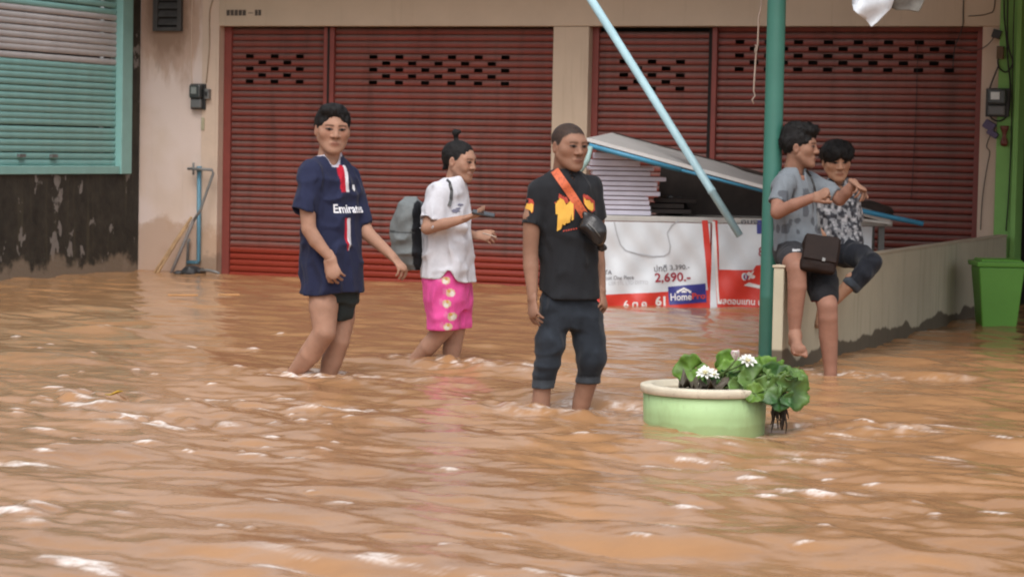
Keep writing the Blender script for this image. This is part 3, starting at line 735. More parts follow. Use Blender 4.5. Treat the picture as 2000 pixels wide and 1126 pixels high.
def at2(geo, px, py, h=None, w=None, rot=0.0):
    """place lettering with its lower left at a banner point, scaled to height h / width w (photo px of the table plane)"""
    v, f = geo; v = v.copy(); S = FPX/20.40
    lo, hi = v.min(0), v.max(0); sx = sy = 1
    if h: sy = h/S/(hi[1]-lo[1]); sx = sy
    if w: sx = w/S/(hi[0]-lo[0])
    v = (v-lo)*[sx, sy]; c, s_ = math.cos(rot), math.sin(rot); v = v@np.array([[c, s_], [-s_, c]])
    return v+np.array(B2(px, py)), f
ban = empty('sale_banner', (1.1, 20.38, GZ), 'white sale banner with 2,690.- price and blue logo on the table front', 'banner')
f1 = flat_print('banner_sheet', sheetgrid(B2(1150, 430)[0], B2(1387, 430)[0], -0.1, BZ-0.048, 50, 30, 0.012), OB, EX, EZ, EN, m_ban_w, ban, 0.0, warp1); f1.data.polygons.foreach_set('use_smooth', [True]*len(f1.data.polygons))
bprint('red_border', quadgrid([B2(1387, 612), B2(1399, 612), B2(1382, 430), B2(1370, 430)], 3, 24), m_ban_r, ban, 0.004)
bprint('red_footer', quadgrid([B2(1150, 640), B2(1396, 630), B2(1390, 566), B2(1150, 576)], 40, 8), m_ban_r, ban, 0.003)
bprint('logo_panel', quadgrid([B2(1307, 595), B2(1380, 590), B2(1378, 553), B2(1305, 560)], 16, 8), m_ban_b, ban, 0.006)
bprint('logo_lettering', at2(text_geo('Home', 0.1, 0.002), 1310, 587, 14, 41, 0.06), m_ink_w, ban, 0.009)
bprint('logo_lettering', at2(text_geo('Pro', 0.1, 0.002), 1352, 584, 12, 26, 0.06), m_ink_or, ban, 0.009)
roof = [(1321, 572), (1322, 568), (1336, 561), (1350, 568), (1350, 572), (1346, 572), (1346, 570), (1336, 565), (1326, 570), (1326, 572)]
bprint('logo_house', poly_geo([B2(*q) for q in roof]), m_ink_w, ban, 0.009)
bprint('logo_house', poly_geo([B2(*q) for q in [(1331, 571), (1331, 568.5), (1336, 566.5), (1341, 568.5), (1341, 571)]]), m_ink_w, ban, 0.009)
bprint('word_lettering', at2(text_geo('ปกติ', 0.1, 0.0008), 1278, 531, 13, 25, 0.08), m_ink_d, ban, 0.005)
bprint('former_price_lettering', at2(text_geo('3,390.-', 0.1, 0.0008), 1309, 529, 11, 38, 0.08), m_ink_d, ban, 0.005)
bprint('price_lettering', at2(text_geo('2,690.-', 0.1, 0.002), 1279, 554, 21, 70, 0.05), m_ink_red, ban, 0.005)
bprint('caption', at2(text_geo('TA', 0.1, 0.001), 1180, 535, 8, 15), m_ink_d, ban, 0.005)
bprint('caption', at2(text_geo('cuit One Piece', 0.1, 0.0), 1181, 546, 8, 57, 0.03), m_ink_d, ban, 0.005)
bprint('caption', at2(text_geo('CER STL LTD DITTO', 0.1, -0.001), 1188, 556, 7, 78, 0.04), m_ink_l, ban, 0.005)
bprint('footer_lettering', at2(text_geo('6 ต.ค.', 0.1, 0.002), 1218, 601, 15, 50, 0.03), m_ink_w, ban, 0.006)
bprint('footer_lettering', at2(text_geo('61', 0.1, 0.004), 1280, 597, 19, 20, 0.03), m_ink_w, ban, 0.006)
tubep = [B2(*q) for q in [(1199, 432), (1205, 458), (1212, 478), (1222, 489), (1245, 496), (1275, 501), (1298, 500), (1307, 494), (1309, 480), (1303, 455), (1312, 440), (1326, 430)]]
bb = MB()
for i in range(len(tubep)-1):
    (xa, za), (xb, zb) = tubep[i], tubep[i+1]; d = Vector((xb-xa, zb-za)).normalized(); nn = Vector((-d.y, d.x))*0.0055
    for k in range(4):
        q0 = ((xa+(xb-xa)*k/4), (za+(zb-za)*k/4)); q1 = (xa+(xb-xa)*(k+1)/4, za+(zb-za)*(k+1)/4)
        bb.add([OB+EX*(q[0]+sg*nn.x)+EZ*(q[1]+sg*nn.y)+EN*(0.005+warp1(q[0], q[1])) for q, sg in ((q0, 1), (q0, -1), (q1, -1), (q1, 1))], [(0, 1, 2, 3)])
bb.build('outline_drawing', m_ink_l, ban)
ban2 = empty('sale_banner', (2.1, 20.38, GZ), 'red and white banner on the table front just left of the green post', 'banner')
f2 = flat_print('banner_sheet', sheetgrid(B2(1391, 430)[0], 2.98, -0.1, BZ-0.048, 50, 30), OB, EX, EZ, EN, m_ban_w, ban2, 0.0085, warp1); f2.data.polygons.foreach_set('use_smooth', [True]*len(f2.data.polygons))
bprint('red_border', quadgrid([B2(1402, 640), B2(1408, 640), B2(1401, 430), B2(1392, 430)], 3, 24), m_ban_r, ban2, 0.0125)
bprint('red_footer', quadgrid([B2(1400, 640), (2.9, -0.12), (2.9, B2(1490, 527)[1]), B2(1400, 526)], 40, 14), m_ban_r, ban2, 0.0120)
bprint('red_panel', poly_geo([B2(*q) for q in [(1470, 528), (1476, 518), (1515, 515), (1515, 560), (1480, 560), (1466, 551)]]), m_ban_r, ban2, 0.0138)
bprint('white_stripe', quadgrid([B2(1401, 593), B2(1405, 593), B2(1396, 432), B2(1390, 432)], 3, 20), m_ink_w, ban2, 0.0155)
bprint('lettering', at2(text_geo('ผลตอบแทน เ', 0.1, 0.002), 1401, 593, 10, 83, -0.01), m_ink_w, ban2, 0.016)
bprint('lettering', at2(text_geo('0%', 0.1, 0.004), 1449, 548, 15, 27, 0.2), m_ink_w, ban2, 0.016)
bprint('lettering', at2(text_geo('0', 0.1, 0.0), 1452, 546, 11, 9, 0.2), m_ban_b, ban2, 0.018)
bprint('white_swoosh', poly_geo([B2(*q) for q in [(1452, 557), (1462, 551), (1480, 556), (1520, 566), (1520, 572), (1478, 562)]]), m_ink_w, ban2, 0.0165)
bprint('lettering', at2(text_geo('อบจ.', 0.1, 0.003), 1447, 437, 8, 38), m_ink_d, ban2, 0.016)
bprint('blue_panel', quadgrid([B2(1478, 456), B2(1520, 456), B2(1520, 430), B2(1478, 430)], 8, 4), m_ban_b, ban2, 0.0145)
bprint('lettering', at2(text_geo('8', 0.1, 0.001), 1481, 500, 18, 9), m_ink_red, ban2, 0.016)

# stack of white sheets on the table
m_sheet = mat('white_board_edge', (0.58, 0.56, 0.66), 0.7, 0.08, 6, 0.05, 60)
m_sheet2 = mat('brown_board_edge', (0.24, 0.15, 0.14), 0.8, 0.2, 6, 0.05, 60)
ORD = ['topmost', 'second', 'third', 'fourth', 'fifth', 'sixth', 'seventh', 'eighth', 'ninth', 'tenth', 'eleventh', 'bottom']
rows = [(298, 309, 1160, 1225), (312, 322, 1153, 1250), (326, 332, 1150, 1276), (334, 342, 1157, 1270), (344, 352, 1163, 1302), (354, 362, 1158, 1285), (364, 371, 1160, 1283), (373, 381, 1166, 1290), (383, 389, 1160, 1266), (391, 399, 1165, 1270), (401, 408, 1168, 1272), (410, 419, 1160, 1272)]
zb = BZ+0.001; hts = []
zs = [W(1230, (r[0]+r[1])/2, 20.45).z for r in rows]
zt = zb
for i in range(11, -1, -1):
    y0, y1, xa, xb = rows[i]; zt_new = W(1230, y0, 20.46).z
    th_ = max(0.018, zt_new-zt-0.001); fa, fb = W(xa, 360, 20.46).x, W(xb, 360, 20.46).x
    e = MB(); R = Matrix.Rotation(random.uniform(-0.02, 0.02), 3, 'Z')
    e.box(((fa+fb)/2, 20.48+0.28+random.uniform(0, .01), zt+th_*0.5), fb-fa, 0.56, th_*0.80, R=R)
    o = centre(e.build('foam_sheet', m_sheet, None, 0.003))
    tag(o, f'{ORD[i]} white sheet{"" if i in (0, 11) else " from the top"} in the pile on the banner table', 'sheet', 'white sheets piled on the banner table')
    e2 = MB(); e2.box(((fa+fb)/2+0.004, 20.48+0.285, zt+th_*0.90), fb-fa-0.03, 0.54, th_*0.198, R=R)
    k_ = e2.build('backing_layer', m_sheet2, o)
    zt = zt_new

# black sacks beside the pile
m_sack = mat('black_plastic_sack', (0.016, 0.015, 0.016), 0.35, 0.3, 10, 0.5, 22)
def sack(px, py, D, r, label, sq=0.75, seed=0):
    c = W(px, py, D); c.z = BZ+r*sq*0.93; vol = Vol(0.012); vol.ell((0, 0, 0), (r*1.25, r*0.8, r*sq)); vol.ell((r*0.5, 0, -r*.2), (r*.8, r*.7, r*.5), 0.05)
    vol.fold = lambda p: 0.02*vnoise(p*14+seed)+0.008*vnoise(p*40+seed)
    vol.cut(lambda p: (-r*sq*0.93)-p[..., 2])
    v, f = vol.mesh(); o = npmesh('black_sack', v, f, m_sack); o.location = c
    tag(o, label, 'sack')
sack(1312, 385, 21.0, 0.11, 'slumped black sack beside the pile of white sheets')
m_card_shade = mat('dark_wet_card_shade', (0.030, 0.021, 0.018), 0.75, 0.4, 8, 0.2, 40)
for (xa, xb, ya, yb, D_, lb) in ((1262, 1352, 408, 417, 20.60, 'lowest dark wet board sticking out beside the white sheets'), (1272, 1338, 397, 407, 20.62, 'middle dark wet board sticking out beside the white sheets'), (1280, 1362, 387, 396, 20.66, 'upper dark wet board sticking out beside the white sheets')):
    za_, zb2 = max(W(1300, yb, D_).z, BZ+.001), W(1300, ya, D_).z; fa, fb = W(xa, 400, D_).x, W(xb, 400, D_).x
    o = centre(MB().box(((fa+fb)/2, D_+.2, (za_+zb2)/2), fb-fa, .4, (zb2-za_)*.9, rz=random.uniform(-.05, .05)).build('dark_board', m_card_shade, None, .003)); tag(o, lb, 'board', 'dark boards on the banner table')
x0_, x1_ = W(1282, 400, 21.16).x, W(1650, 400, 21.16).x  # added panel standing in for the shade under the tilted board
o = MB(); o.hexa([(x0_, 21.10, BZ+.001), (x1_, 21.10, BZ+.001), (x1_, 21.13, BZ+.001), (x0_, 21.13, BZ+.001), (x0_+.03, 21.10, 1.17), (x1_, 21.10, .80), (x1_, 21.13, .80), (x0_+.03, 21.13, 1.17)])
o = centre(o.build('shade_sheet', m_card_shade)); tag(o, 'large dark sheet added to give the shade beneath the tilted white board', 'sheet')
# tilted board over the pile, with blue rail and folded leg
m_board = mat('white_laminate_board', (0.36, 0.35, 0.34), 0.5, 0.08, 4, 0.05, 40)
m_boarde = mat('board_edge_strip', (0.72, 0.71, 0.70), 0.5, 0.06, 6, 0.05, 40)
m_bluerail = mat('blue_rail_paint', (0.055, 0.25, 0.40), 0.45, 0.15, 6, 0.08, 50)
m_under = mat('dark_plywood', (0.045, 0.03, 0.024), 0.8, 0.3, 8, 0.1, 40)
tb = empty('tilted_board', (1.8, 20.6, BZ), 'big white table top tipped sideways over the pile of sheets', 'board')
fl_, fr_ = W(1146, 272, 20.25), W(1738, 432, 20.25)
ds = (fr_-fl_).normalized(); dv = Vector((0.02, 0.60, 0.105))
bl_, br_ = fl_+dv+ds*0.22, fr_+dv-ds*0.35
up_ = ds.cross(dv).normalized()
b = MB(); b.hexa([fl_-up_*0.012, fr_-up_*0.012, br_-up_*0.012, bl_-up_*0.012, fl_+up_*0.012, fr_+up_*0.012, br_+up_*0.012, bl_+up_*0.012]); b.build('top', m_board, tb)
b = MB(); q = Vector((0, -0.006, 0)); b.hexa([fl_-up_*0.016+q*2, fr_-up_*0.016+q*2, fr_-up_*0.016-q*.1, fl_-up_*0.016-q*.1, fl_+up_*0.0145+q*2, fr_+up_*0.0145+q*2, fr_+up_*0.0145-q*.1, fl_+up_*0.0145-q*.1]); b.build('edge_strip', m_boarde, tb)
b = MB(); a0 = bl_+up_*0.013; a1 = br_+up_*0.013; n_ = 14; v = []; f = []
for i in range(n_+1):
    p = a0.lerp(a1, i/n_); wd = 0.03+0.02*abs(math.sin(i*1.7))+(0.12 if 8 <= i <= 9 else 0); v += [p+up_*0.004, p-dv.normalized()*wd+up_*0.004]
for i in range(n_): f.append((2*i, 2*i+1, 2*i+3, 2*i+2))
b.add(v, f); b.build('peeling_edge', m_under, tb)
b = MB(); b.hexa([fl_-up_*0.05+dv*0.1, fr_-up_*0.05+dv*0.1, br_-up_*0.05, bl_-up_*0.05, fl_-up_*0.017+dv*0.1, fr_-up_*0.017+dv*0.1, br_-up_*0.017, bl_-up_*0.017]); b.build('underside', m_under, tb)
b = MB(); b.tube([W(1150, 284, 20.24), W(1330, 332, 20.24)], 0.020, 10); b.tube([W(1330, 332, 20.24), W(1500, 376, 20.24)], 0.012, 8); b.build('blue_rail', m_bluerail, tb)
b = MB(); b.tube([W(1153, 286, 20.22), W(1148, 312, 20.2), W(1132, 336, 20.18)], 0.022, 10); b.build('folded_leg', mat('pale_teal_metal', (0.30, 0.44, 0.42), 0.45, 0.1, 6, 0.05, 40), tb)
# blue pole lying along the table end
m_bluepole = mat('blue_plastic_pole', (0.06, 0.30, 0.50), 0.35, 0.1, 6, 0.05, 50)
b = MB(); b.tube([W(1560, 386, 20.15), W(1803, 437, 20.15)], 0.021, 12)
o = centre(b.build('blue_pole', m_bluepole)); tag(o, 'bright blue plastic pole sticking out past the seated men above the low wall', 'pole')
b = MB(); b.box(W(1700, 431, 20.05), 0.32, 0.10, 0.022, R=Matrix.Rotation(math.radians(6), 3, 'Y')); 
o = centre(b.build('pale_plank', m_bench, None, 0.003)); tag(o, 'short pale plank end lying under the blue pole behind the seated men', 'plank')
vol = Vol(0.012); vol.ell((0, 0, 0), (0.20, 0.14, 0.075)); vol.ell((-0.12, 0, 0.02), (0.14, 0.12, 0.07), 0.05); vol.fold = lambda p: 0.02*vnoise(p*16)
v, f = vol.mesh(); o = npmesh('dark_cloth_bundle', v, f, mat('dark_brown_rags', (0.035, 0.022, 0.018), 0.9, 0.3, 10, 0.4, 30)); o.location = Vector((W(1700, 412, 20.6).x, 20.62, BZ+0.073)); tag(o, 'dark brown cloth bundle on the table end beside the blue pole', 'bundle')

# ------------------------------------------------------------------ lime green waste bin
m_bin = mat('lime_bin_plastic', (0.15, 0.40, 0.065), 0.4, 0.06, 5, 0.03, 60)
bn = empty('waste_bin', (3.73, 18.9, GZ), 'lime green square waste bin at the far right by the low wall', 'bin')
def frust(z0, z1, h0, h1, cx=3.735, cy=18.9, sx=1.0):
    return [(cx-h0, cy-h0, z0), (cx+h0, cy-h0, z0), (cx+h0, cy+h0, z0), (cx-h0, cy+h0, z0), (cx-h1, cy-h1, z1), (cx+h1, cy-h1, z1), (cx+h1, cy+h1, z1), (cx-h1, cy+h1, z1)]
MB().hexa(frust(-0.3, 0.452, 0.105, 0.175)).build('body', m_bin, bn, 0.012)
MB().hexa(frust(0.453, 0.492, 0.192, 0.198)).build('rim', m_bin, bn, 0.008)
MB().hexa(frust(0.493, 0.512, 0.165, 0.150)).build('lid', m_bin, bn, 0.008)

# ------------------------------------------------------------------ meters, boxes and cables on the walls
def meter(name, u, n, z, w, h, label, lit):
    e = empty(name, F(u, n, z), label, 'electric meter')
    MB().fbox(u-w*.5, u+w*.5, n, n+0.03, z, z+h).build('back_plate', m_black, e, 0.006)
    MB().fbox(u-w*.40, u+w*.40, n+0.031, n+0.10, z+h*.42, z+h*.97).build('glass_cover', mat('smoked_glass', (.05, .055, .055), .25, .2, 8, 0), e, 0.02)
    MB().fbox(u-w*.22, u+w*.15, n+0.101, n+0.105, z+h*.60, z+h*.86).build('dial', lit, e)
    MB().fbox(u-w*.36, u+w*.36, n+0.031, n+0.075, z+h*.05, z+h*.40).build('terminal_cover', mat('meter_terminal', (0.13, 0.135, 0.135), 0.4, 0.1, 8, 0.05, 40), e, 0.012)
    return e
m_dial = mat('meter_dial', (0.22, 0.24, 0.23), 0.3, 0.1, 20, 0)
meter('electric_meter', -3.33, 0.0135, 1.60, 0.16, 0.25, 'small electric meter on the pilaster left of the red shutter', m_dial)
e = empty('switch_box', F(-3.22, 0.014, 1.70), 'small grey switch box right beside the left electric meter', 'switch box')
MB().fbox(-3.245, -3.195, 0.0135, 0.07, 1.70, 1.80).build('case', m_metalgrey, e, 0.008); MB().fbox(-3.232, -3.208, 0.071, 0.08, 1.73, 1.77).build('switch', m_black, e)
m_plate = mat('cream_plate', (0.40, 0.36, 0.24), 0.6, 0.15, 10, 0.05, 50)
o = centre(MB().fbox(-3.30, -3.265, 0.0135, 0.025, 1.40, 1.52).build('wall_plate', m_plate, None, 0.003)); tag(o, 'narrow cream plate under the left electric meter', 'plate')
meter('electric_meter', 4.48, 0.0365, 1.635, 0.20, 0.245, 'large electric meter on the green corner post at right', mat('meter_dial_bright', (0.70, 0.74, 0.74), 0.3, 0.05, 20, 0))
m_purple = mat('purple_box', (0.10, 0.075, 0.15), 0.6, 0.2, 12, 0.1, 50)
e = empty('purple_box', F(4.42, 0.01, 1.50), 'tilted purple box hanging below the right electric meter', 'box')
R = Matrix.Rotation(-TH, 3, 'Z') @ Matrix.Rotation(math.radians(32), 3, 'Y')
MB().box(F(4.415, 0.05, 1.56), 0.10, 0.06, 0.075, R=R).build('case', m_purple, e, 0.008)
MB().box(F(4.445, 0.05, 1.492), 0.10, 0.06, 0.05, R=R).build('case', m_purple, e, 0.008)
m_brown = mat('brown_bakelite', (0.15, 0.035, 0.02), 0.4, 0.2, 10, 0.05, 50)
b = MB(); c = F(4.548, 0.06, 1.38); b.lathe(c, [(0.0, 0.0), (0.028, 0.01), (0.034, 0.035), (0.028, 0.06), (0.017, 0.085), (0.019, 0.115), (0.036, 0.155), (0.038, 0.18), (0, 0.18)], 16)
o = b.build('knife_switch', m_brown); o = centre(o); tag(o, 'red-brown switch handle below the right electric meter', 'switch')
e = empty('junction_box', F(4.45, 0.005, 2.31), 'small black junction box near the top of the right pillar', 'junction box')
MB().box(F(4.452, 0.035, 2.345), 0.075, 0.05, 0.075, R=Matrix.Rotation(-TH, 3, 'Z') @ Matrix.Rotation(0.3, 3, 'Y')).build('case', m_black, e, 0.006)
e = empty('junction_box', F(4.50, 0.0365, 2.12), 'brown wooden connector block on the green post above the meter', 'junction box')
MB().fbox(4.462, 4.52, 0.0365, 0.08, 2.13, 2.24).build('case', mat('brown_block', (0.13, 0.085, 0.05), 0.8, 0.2, 10, 0.1, 50), e, 0.004)
m_cable = mat('black_cable', (0.018, 0.016, 0.015), 0.6, 0.2, 10, 0)
def cable(pts, r, label, name='cable', m=m_cable):
    P = [F(*q) for q in pts]; sm_ = []
    for i in range(len(P)-1):
        p_1 = P[max(i-1, 0)]; p0, p1 = P[i], P[i+1]; p2 = P[min(i+2, len(P)-1)]
        for k in range(5):
            s_ = k/5; sm_.append(0.5*((2*p0)+(p1-p_1)*s_+(2*p_1-5*p0+4*p1-p2)*s_*s_+(3*p0-p_1-3*p1+p2)*s_**3))
    sm_.append(P[-1]); b = MB(); b.tube(sm_, r, 7); o = centre(b.build(name, m)); tag(o, label, 'cable', 'cables on the walls')
cable([(4.50, 0.05, 3.3), (4.51, 0.06, 2.6), (4.54, 0.06, 2.30), (4.56, 0.06, 2.10), (4.58, 0.05, 1.95), (4.585, 0.05, 1.80), (4.57, 0.05, 1.66), (4.50, 0.05, 1.60), (4.42, 0.05, 1.64), (4.39, 0.04, 1.80), (4.42, 0.04, 1.92), (4.48, 0.05, 2.08)], 0.007, 'black cable running down the green post and looping round the meter')
cable([(4.53, 0.05, 3.3), (4.545, 0.07, 2.5), (4.56, 0.08, 2.25), (4.60, 0.06, 2.10), (4.55, 0.06, 2.02), (4.49, 0.06, 2.05), (4.47, 0.05, 2.12), (4.49, 0.05, 2.14)], 0.007, 'black cable coiled in a loop below the brown connector block')
cable([(4.59, 0.05, 3.3), (4.60, 0.08, 2.7), (4.602, 0.08, 2.3), (4.605, 0.05, 1.6), (4.60, 0.05, 1.0), (4.585, 0.05, 0.66)], 0.005, 'long thin cable straight down the green post edge')
cable([(4.15, 0.03, 3.25), (4.155, 0.03, 2.55), (4.15, 0.03, 2.40), (4.09, 0.03, 2.22), (4.08, 0.03, 2.05)], 0.005, 'thin cable hanging over the top right corner of the right shutter')
cable([(4.12, 0.03, 2.23), (4.25, 0.04, 2.20), (4.36, 0.03, 2.24), (4.43, 0.03, 2.32)], 0.004, 'thin cable sagging to the black junction box')
cable([(4.42, 0.02, 1.48), (4.39, 0.02, 1.38), (4.42, 0.02, 1.33), (4.40, 0.02, 1.20), (4.37, 0.02, 0.95), (4.36, 0.02, 0.66)], 0.004, 'thin cable trailing down the pillar from the purple box')
cable([(4.43, 0.02, 3.2), (4.425, 0.024, 2.62), (4.37, 0.024, 2.52), (4.20, 0.024, 2.50)], 0.004, 'thin cable bent along the beam above the right shutter')
cable([(-3.42, 0.006, 3.3), (-3.425, 0.006, 2.5), (-3.42, 0.006, 1.9), (-3.36, 0.03, 1.85)], 0.006, 'thin cable down the pink wall to the left meter', m=m_peach)
cable([(-3.17, 0.022, 3.3), (-3.175, 0.022, 2.75), (-3.22, 0.02, 2.55), (-3.22, 0.02, 2.2), (-3.25, 0.02, 1.86)], 0.006, 'thin cable down the pilaster into the left meter', m=mat('painted_cable', (0.33, 0.24, 0.17), 0.7, 0.1, 10, 0))
cable([(3.737, R0+0.022, 2.30), (3.74, R0+0.022, 1.6), (3.72, R0+0.022, 0.9)], 0.003, 'thin dark wire hanging straight down the right shutter')

# ------------------------------------------------------------------ pipes and tools at the left corner
m_bluepipe = mat('blue_water_pipe', (0.09, 0.22, 0.30), 0.45, 0.15, 6, 0.05, 50)
wp = empty('water_pipe', F(-3.3, 0.02, 0.05), 'blue water pipe standing against the pilaster beside the red shutter', 'pipe')
b = MB(); b.tube([F(-3.302, 0.045, 1.0), F(-3.295, 0.045, 0.13), F(-3.30, 0.045, 0.105), F(-3.42, 0.045, 0.10)], 0.021, 10); b.build('pipe', m_bluepipe, wp)
b = MB(); b.tube([F(-3.302, 0.045, 0.99), F(-3.302, 0.045, 1.045)], 0.027, 10); b.build('coupling', m_bluepipe, wp)
b = MB(); b.tube([F(-3.43, 0.045, -0.2), F(-3.415, 0.045, 0.30), F(-3.40, 0.045, 0.33)], 0.014, 8); b.build('riser', m_metalgrey, wp)
ha = empty('garden_tool', F(-3.3, 0.2, GZ), 'dark grey tool with a bent handle leaning by the blue pipe', 'tool')
b = MB(); b.tube([F(-3.40, 0.10, 1.02), F(-3.335, 0.10, 1.02), F(-3.12, 0.12, 1.015), F(-3.105, 0.12, 0.98), F(-3.22, 0.16, 0.62), F(-3.28, 0.2, 0.50)], 0.014, 8); b.build('bent_handle', m_metalgrey, ha)
b = MB(); b.tube([F(-3.27, 0.2, 0.52), F(-3.55, 0.30, -0.2)], 0.017, 8); b.build('shaft', mat('weathered_grey_wood', (0.17, 0.15, 0.14), 0.8, 0.2, 15, 0.1, 50), ha)
b = MB(); b.tube([F(-3.335, 0.10, 0.96), F(-3.335, 0.10, 1.08)], 0.012, 8); b.build('tip', m_metalgrey, ha)
m_bamboo = mat('dry_bamboo', (0.36, 0.22, 0.11), 0.7, 0.25, 20, 0.1, 50)
for k, (a_, c_, lb) in enumerate(((F(-3.37, 0.06, 0.55), F(-3.78, 0.25, -0.15), 'long pale bamboo stick leaning on the pink wall left of the blue pipe'), (F(-3.40, 0.09, 0.47), F(-3.72, 0.28, -0.15), 'shorter split bamboo stick leaning beside the long one at the pink wall'))):
    b = MB(); b.tube([a_, a_.lerp(c_, .33), a_.lerp(c_, .34), a_.lerp(c_, .66), a_.lerp(c_, .67), c_], [0.013, 0.012, 0.015, 0.012, 0.015, 0.012], 8); o = centre(b.build('bamboo_stick', m_bamboo)); tag(o, lb, 'stick', 'sticks leaning in the corner')
vol = Vol(0.01); c0 = F(-3.22, 0.35, 0.0)
vol.ell((0, 0, 0.03), (0.09, 0.07, 0.06)).ell((0.09, 0.02, 0.03), (0.06, 0.05, 0.035), .03).ell((-.1, 0, 0.01), (.07, .05, .03), .03); vol.fold = lambda p: 0.012*vnoise(p*25)
v, f = vol.mesh(); o = npmesh('debris_clump', v, f, m_black); o.location = c0; tag(o, 'black clump of wet debris at the foot of the pilaster', 'debris')
b = MB(); b.tube([F(-3.10, .36, .045), F(-3.02, .36, .05), F(-2.95, .36, .04), F(-2.90, .36, .03), F(-2.91, .36, -.02)], .014, 8); o = centre(b.build('pipe_end', m_metalgrey)); tag(o, 'short grey hooked pipe end poking out of the water at the shutter corner', 'pipe')
m_stick = mat('pale_wood_stick', (0.48, 0.25, 0.10), 0.7, 0.2, 20, 0.1, 50)
for (xa, xb, y, lb) in ((328, 386, 576, 'longer piece of pale wood floating near the left shutter'), (427, 467, 575, 'shorter piece of pale wood floating near the left shutter')):
    a_, c_ = WZ(xa, y, 0.035), WZ(xb, y, 0.035); b = MB(); b.box((a_+c_)/2, (c_-a_).length, 0.035, 0.014, rz=math.atan2((c_-a_).y, (c_-a_).x)); o = centre(b.build('floating_stick', m_stick, None, 0.004)); tag(o, lb, 'stick', 'wood floating on the flood')
q = WZ(222, 772, 0.02); v = []; b = MB()
ring = [(-.045, 0), (-.02, .022), (.015, .024), (.045, .004), (.02, -.02), (-.015, -.024)]
b.add([q+Vector((x, y*1.6, 0.012*math.sin(x*50)+0.012)) for x, y in ring]+[q+Vector((0, 0, 0.004))], [(i, (i+1) % 6, 6) for i in range(6)])
o = centre(b.build('floating_leaf', mat('yellow_leaf', (0.42, 0.26, 0.02), 0.6, 0.4, 40, 0))); o.modifiers.new('t', 'SOLIDIFY').thickness = 0.004; tag(o, 'small yellow leaf floating on the flood at left', 'leaf')

# ------------------------------------------------------------------ lotus pot
m_pot = mat('lime_pot_paint', (0.37, 0.54, 0.26), 0.55, 0.07, 4, 0.06, 50)
t = NT(m_pot); g, x = t.pos()
t.over(t.ramp(t.noise(6, stretch=(1, 1, 0.3), detail=6), 0.50, 0.72, 0, 0.45), (0.22, 0.28, 0.12))
t.over(t.ramp(t.math('ADD', x.outputs['Z'], t.math('MULTIPLY', t.noise(9, detail=5), -0.06)), 0.0, -0.02, 0, 0.45), (0.24, 0.30, 0.12))
t.over(t.ramp(t.noise(2.5, detail=6, rough=0.7), 0.5, 0.75, 0, 0.3), (0.38, 0.52, 0.27))
t.over(t.math('MULTIPLY', t.ramp(x.outputs['Z'], 0.08, 0.15), t.ramp(t.noise(30, stretch=(1, 1, 0.3), detail=5), 0.55, 0.7, 0, 0.6)), (0.08, 0.08, 0.03))
m_rim = mat('cream_rim', (0.60, 0.54, 0.42), 0.8, 0.12, 12, 0.15, 50)
t = NT(m_rim); t.over(t.ramp(t.noise(22, detail=7, rough=0.75), 0.55, 0.7, 0, 0.6), (0.22, 0.17, 0.11))
pot = empty('lotus_pot', (POT.x, POT.y, GZ), 'round lime green pot with a cream rim standing in the flood', 'pot')
b = MB(); b.lathe((POT.x, POT.y, 0), [(0.0, GZ), (0.27, GZ), (0.282, -0.1), (0.290, 0.05), (0.292, 0.146), (0.26, 0.150)], 64); b.build('pot_body', m_pot, pot)
b = MB(); b.lathe((POT.x, POT.y, 0), [(0.262, 0.1505), (0.300, 0.1505), (0.305, 0.153), (0.307, 0.182), (0.303, 0.188), (0.262, 0.189), (0.252, 0.190), (0.250, 0.10)], 64); b.build('rim', m_rim, pot)
b = MB(); b.lathe((POT.x, POT.y, 0), [(0.0, 0.162), (0.255, 0.160)], 40); b.build('pot_water', mat('pot_water', (0.16, 0.085, 0.035), 0.12, 0.2, 8, 0.15, 40), pot)
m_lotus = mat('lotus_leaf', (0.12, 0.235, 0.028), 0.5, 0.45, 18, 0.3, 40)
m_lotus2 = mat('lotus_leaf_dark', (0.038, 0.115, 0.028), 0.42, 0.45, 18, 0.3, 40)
m_lotus3 = mat('lotus_leaf_dead', (0.075, 0.06, 0.04), 0.6, 0.4, 14, 0.3, 30)
for mm in (m_lotus, m_lotus2):
    t = NT(mm); t.over(t.ramp(t.noise(3, stretch=(1, 1, 1), detail=2), 0.5, 0.65, 0, 0.5), (0.20, 0.31, 0.07)); t.b.inputs['Subsurface Weight'].default_value = 0.0
    tr = t.node('ShaderNodeBsdfTranslucent'); tr.inputs[0].default_value = (0.22, 0.42, 0.04, 1); ms = t.node('ShaderNodeMixShader'); ms.inputs[0].default_value = 0.18
    t.L.new(t.b.outputs[0], ms.inputs[1]); t.L.new(tr.outputs[0], ms.inputs[2]); t.L.new(ms.outputs[0], t.N['Material Output'].inputs['Surface'])
m_stem = mat('lotus_stem', (0.10, 0.16, 0.04), 0.5, 0.2, 20, 0)
plant = empty('lotus_plant', (POT.x+0.05, POT.y, 0.16), 'leafy lotus plant with white flowers spilling over the pot', 'plant')
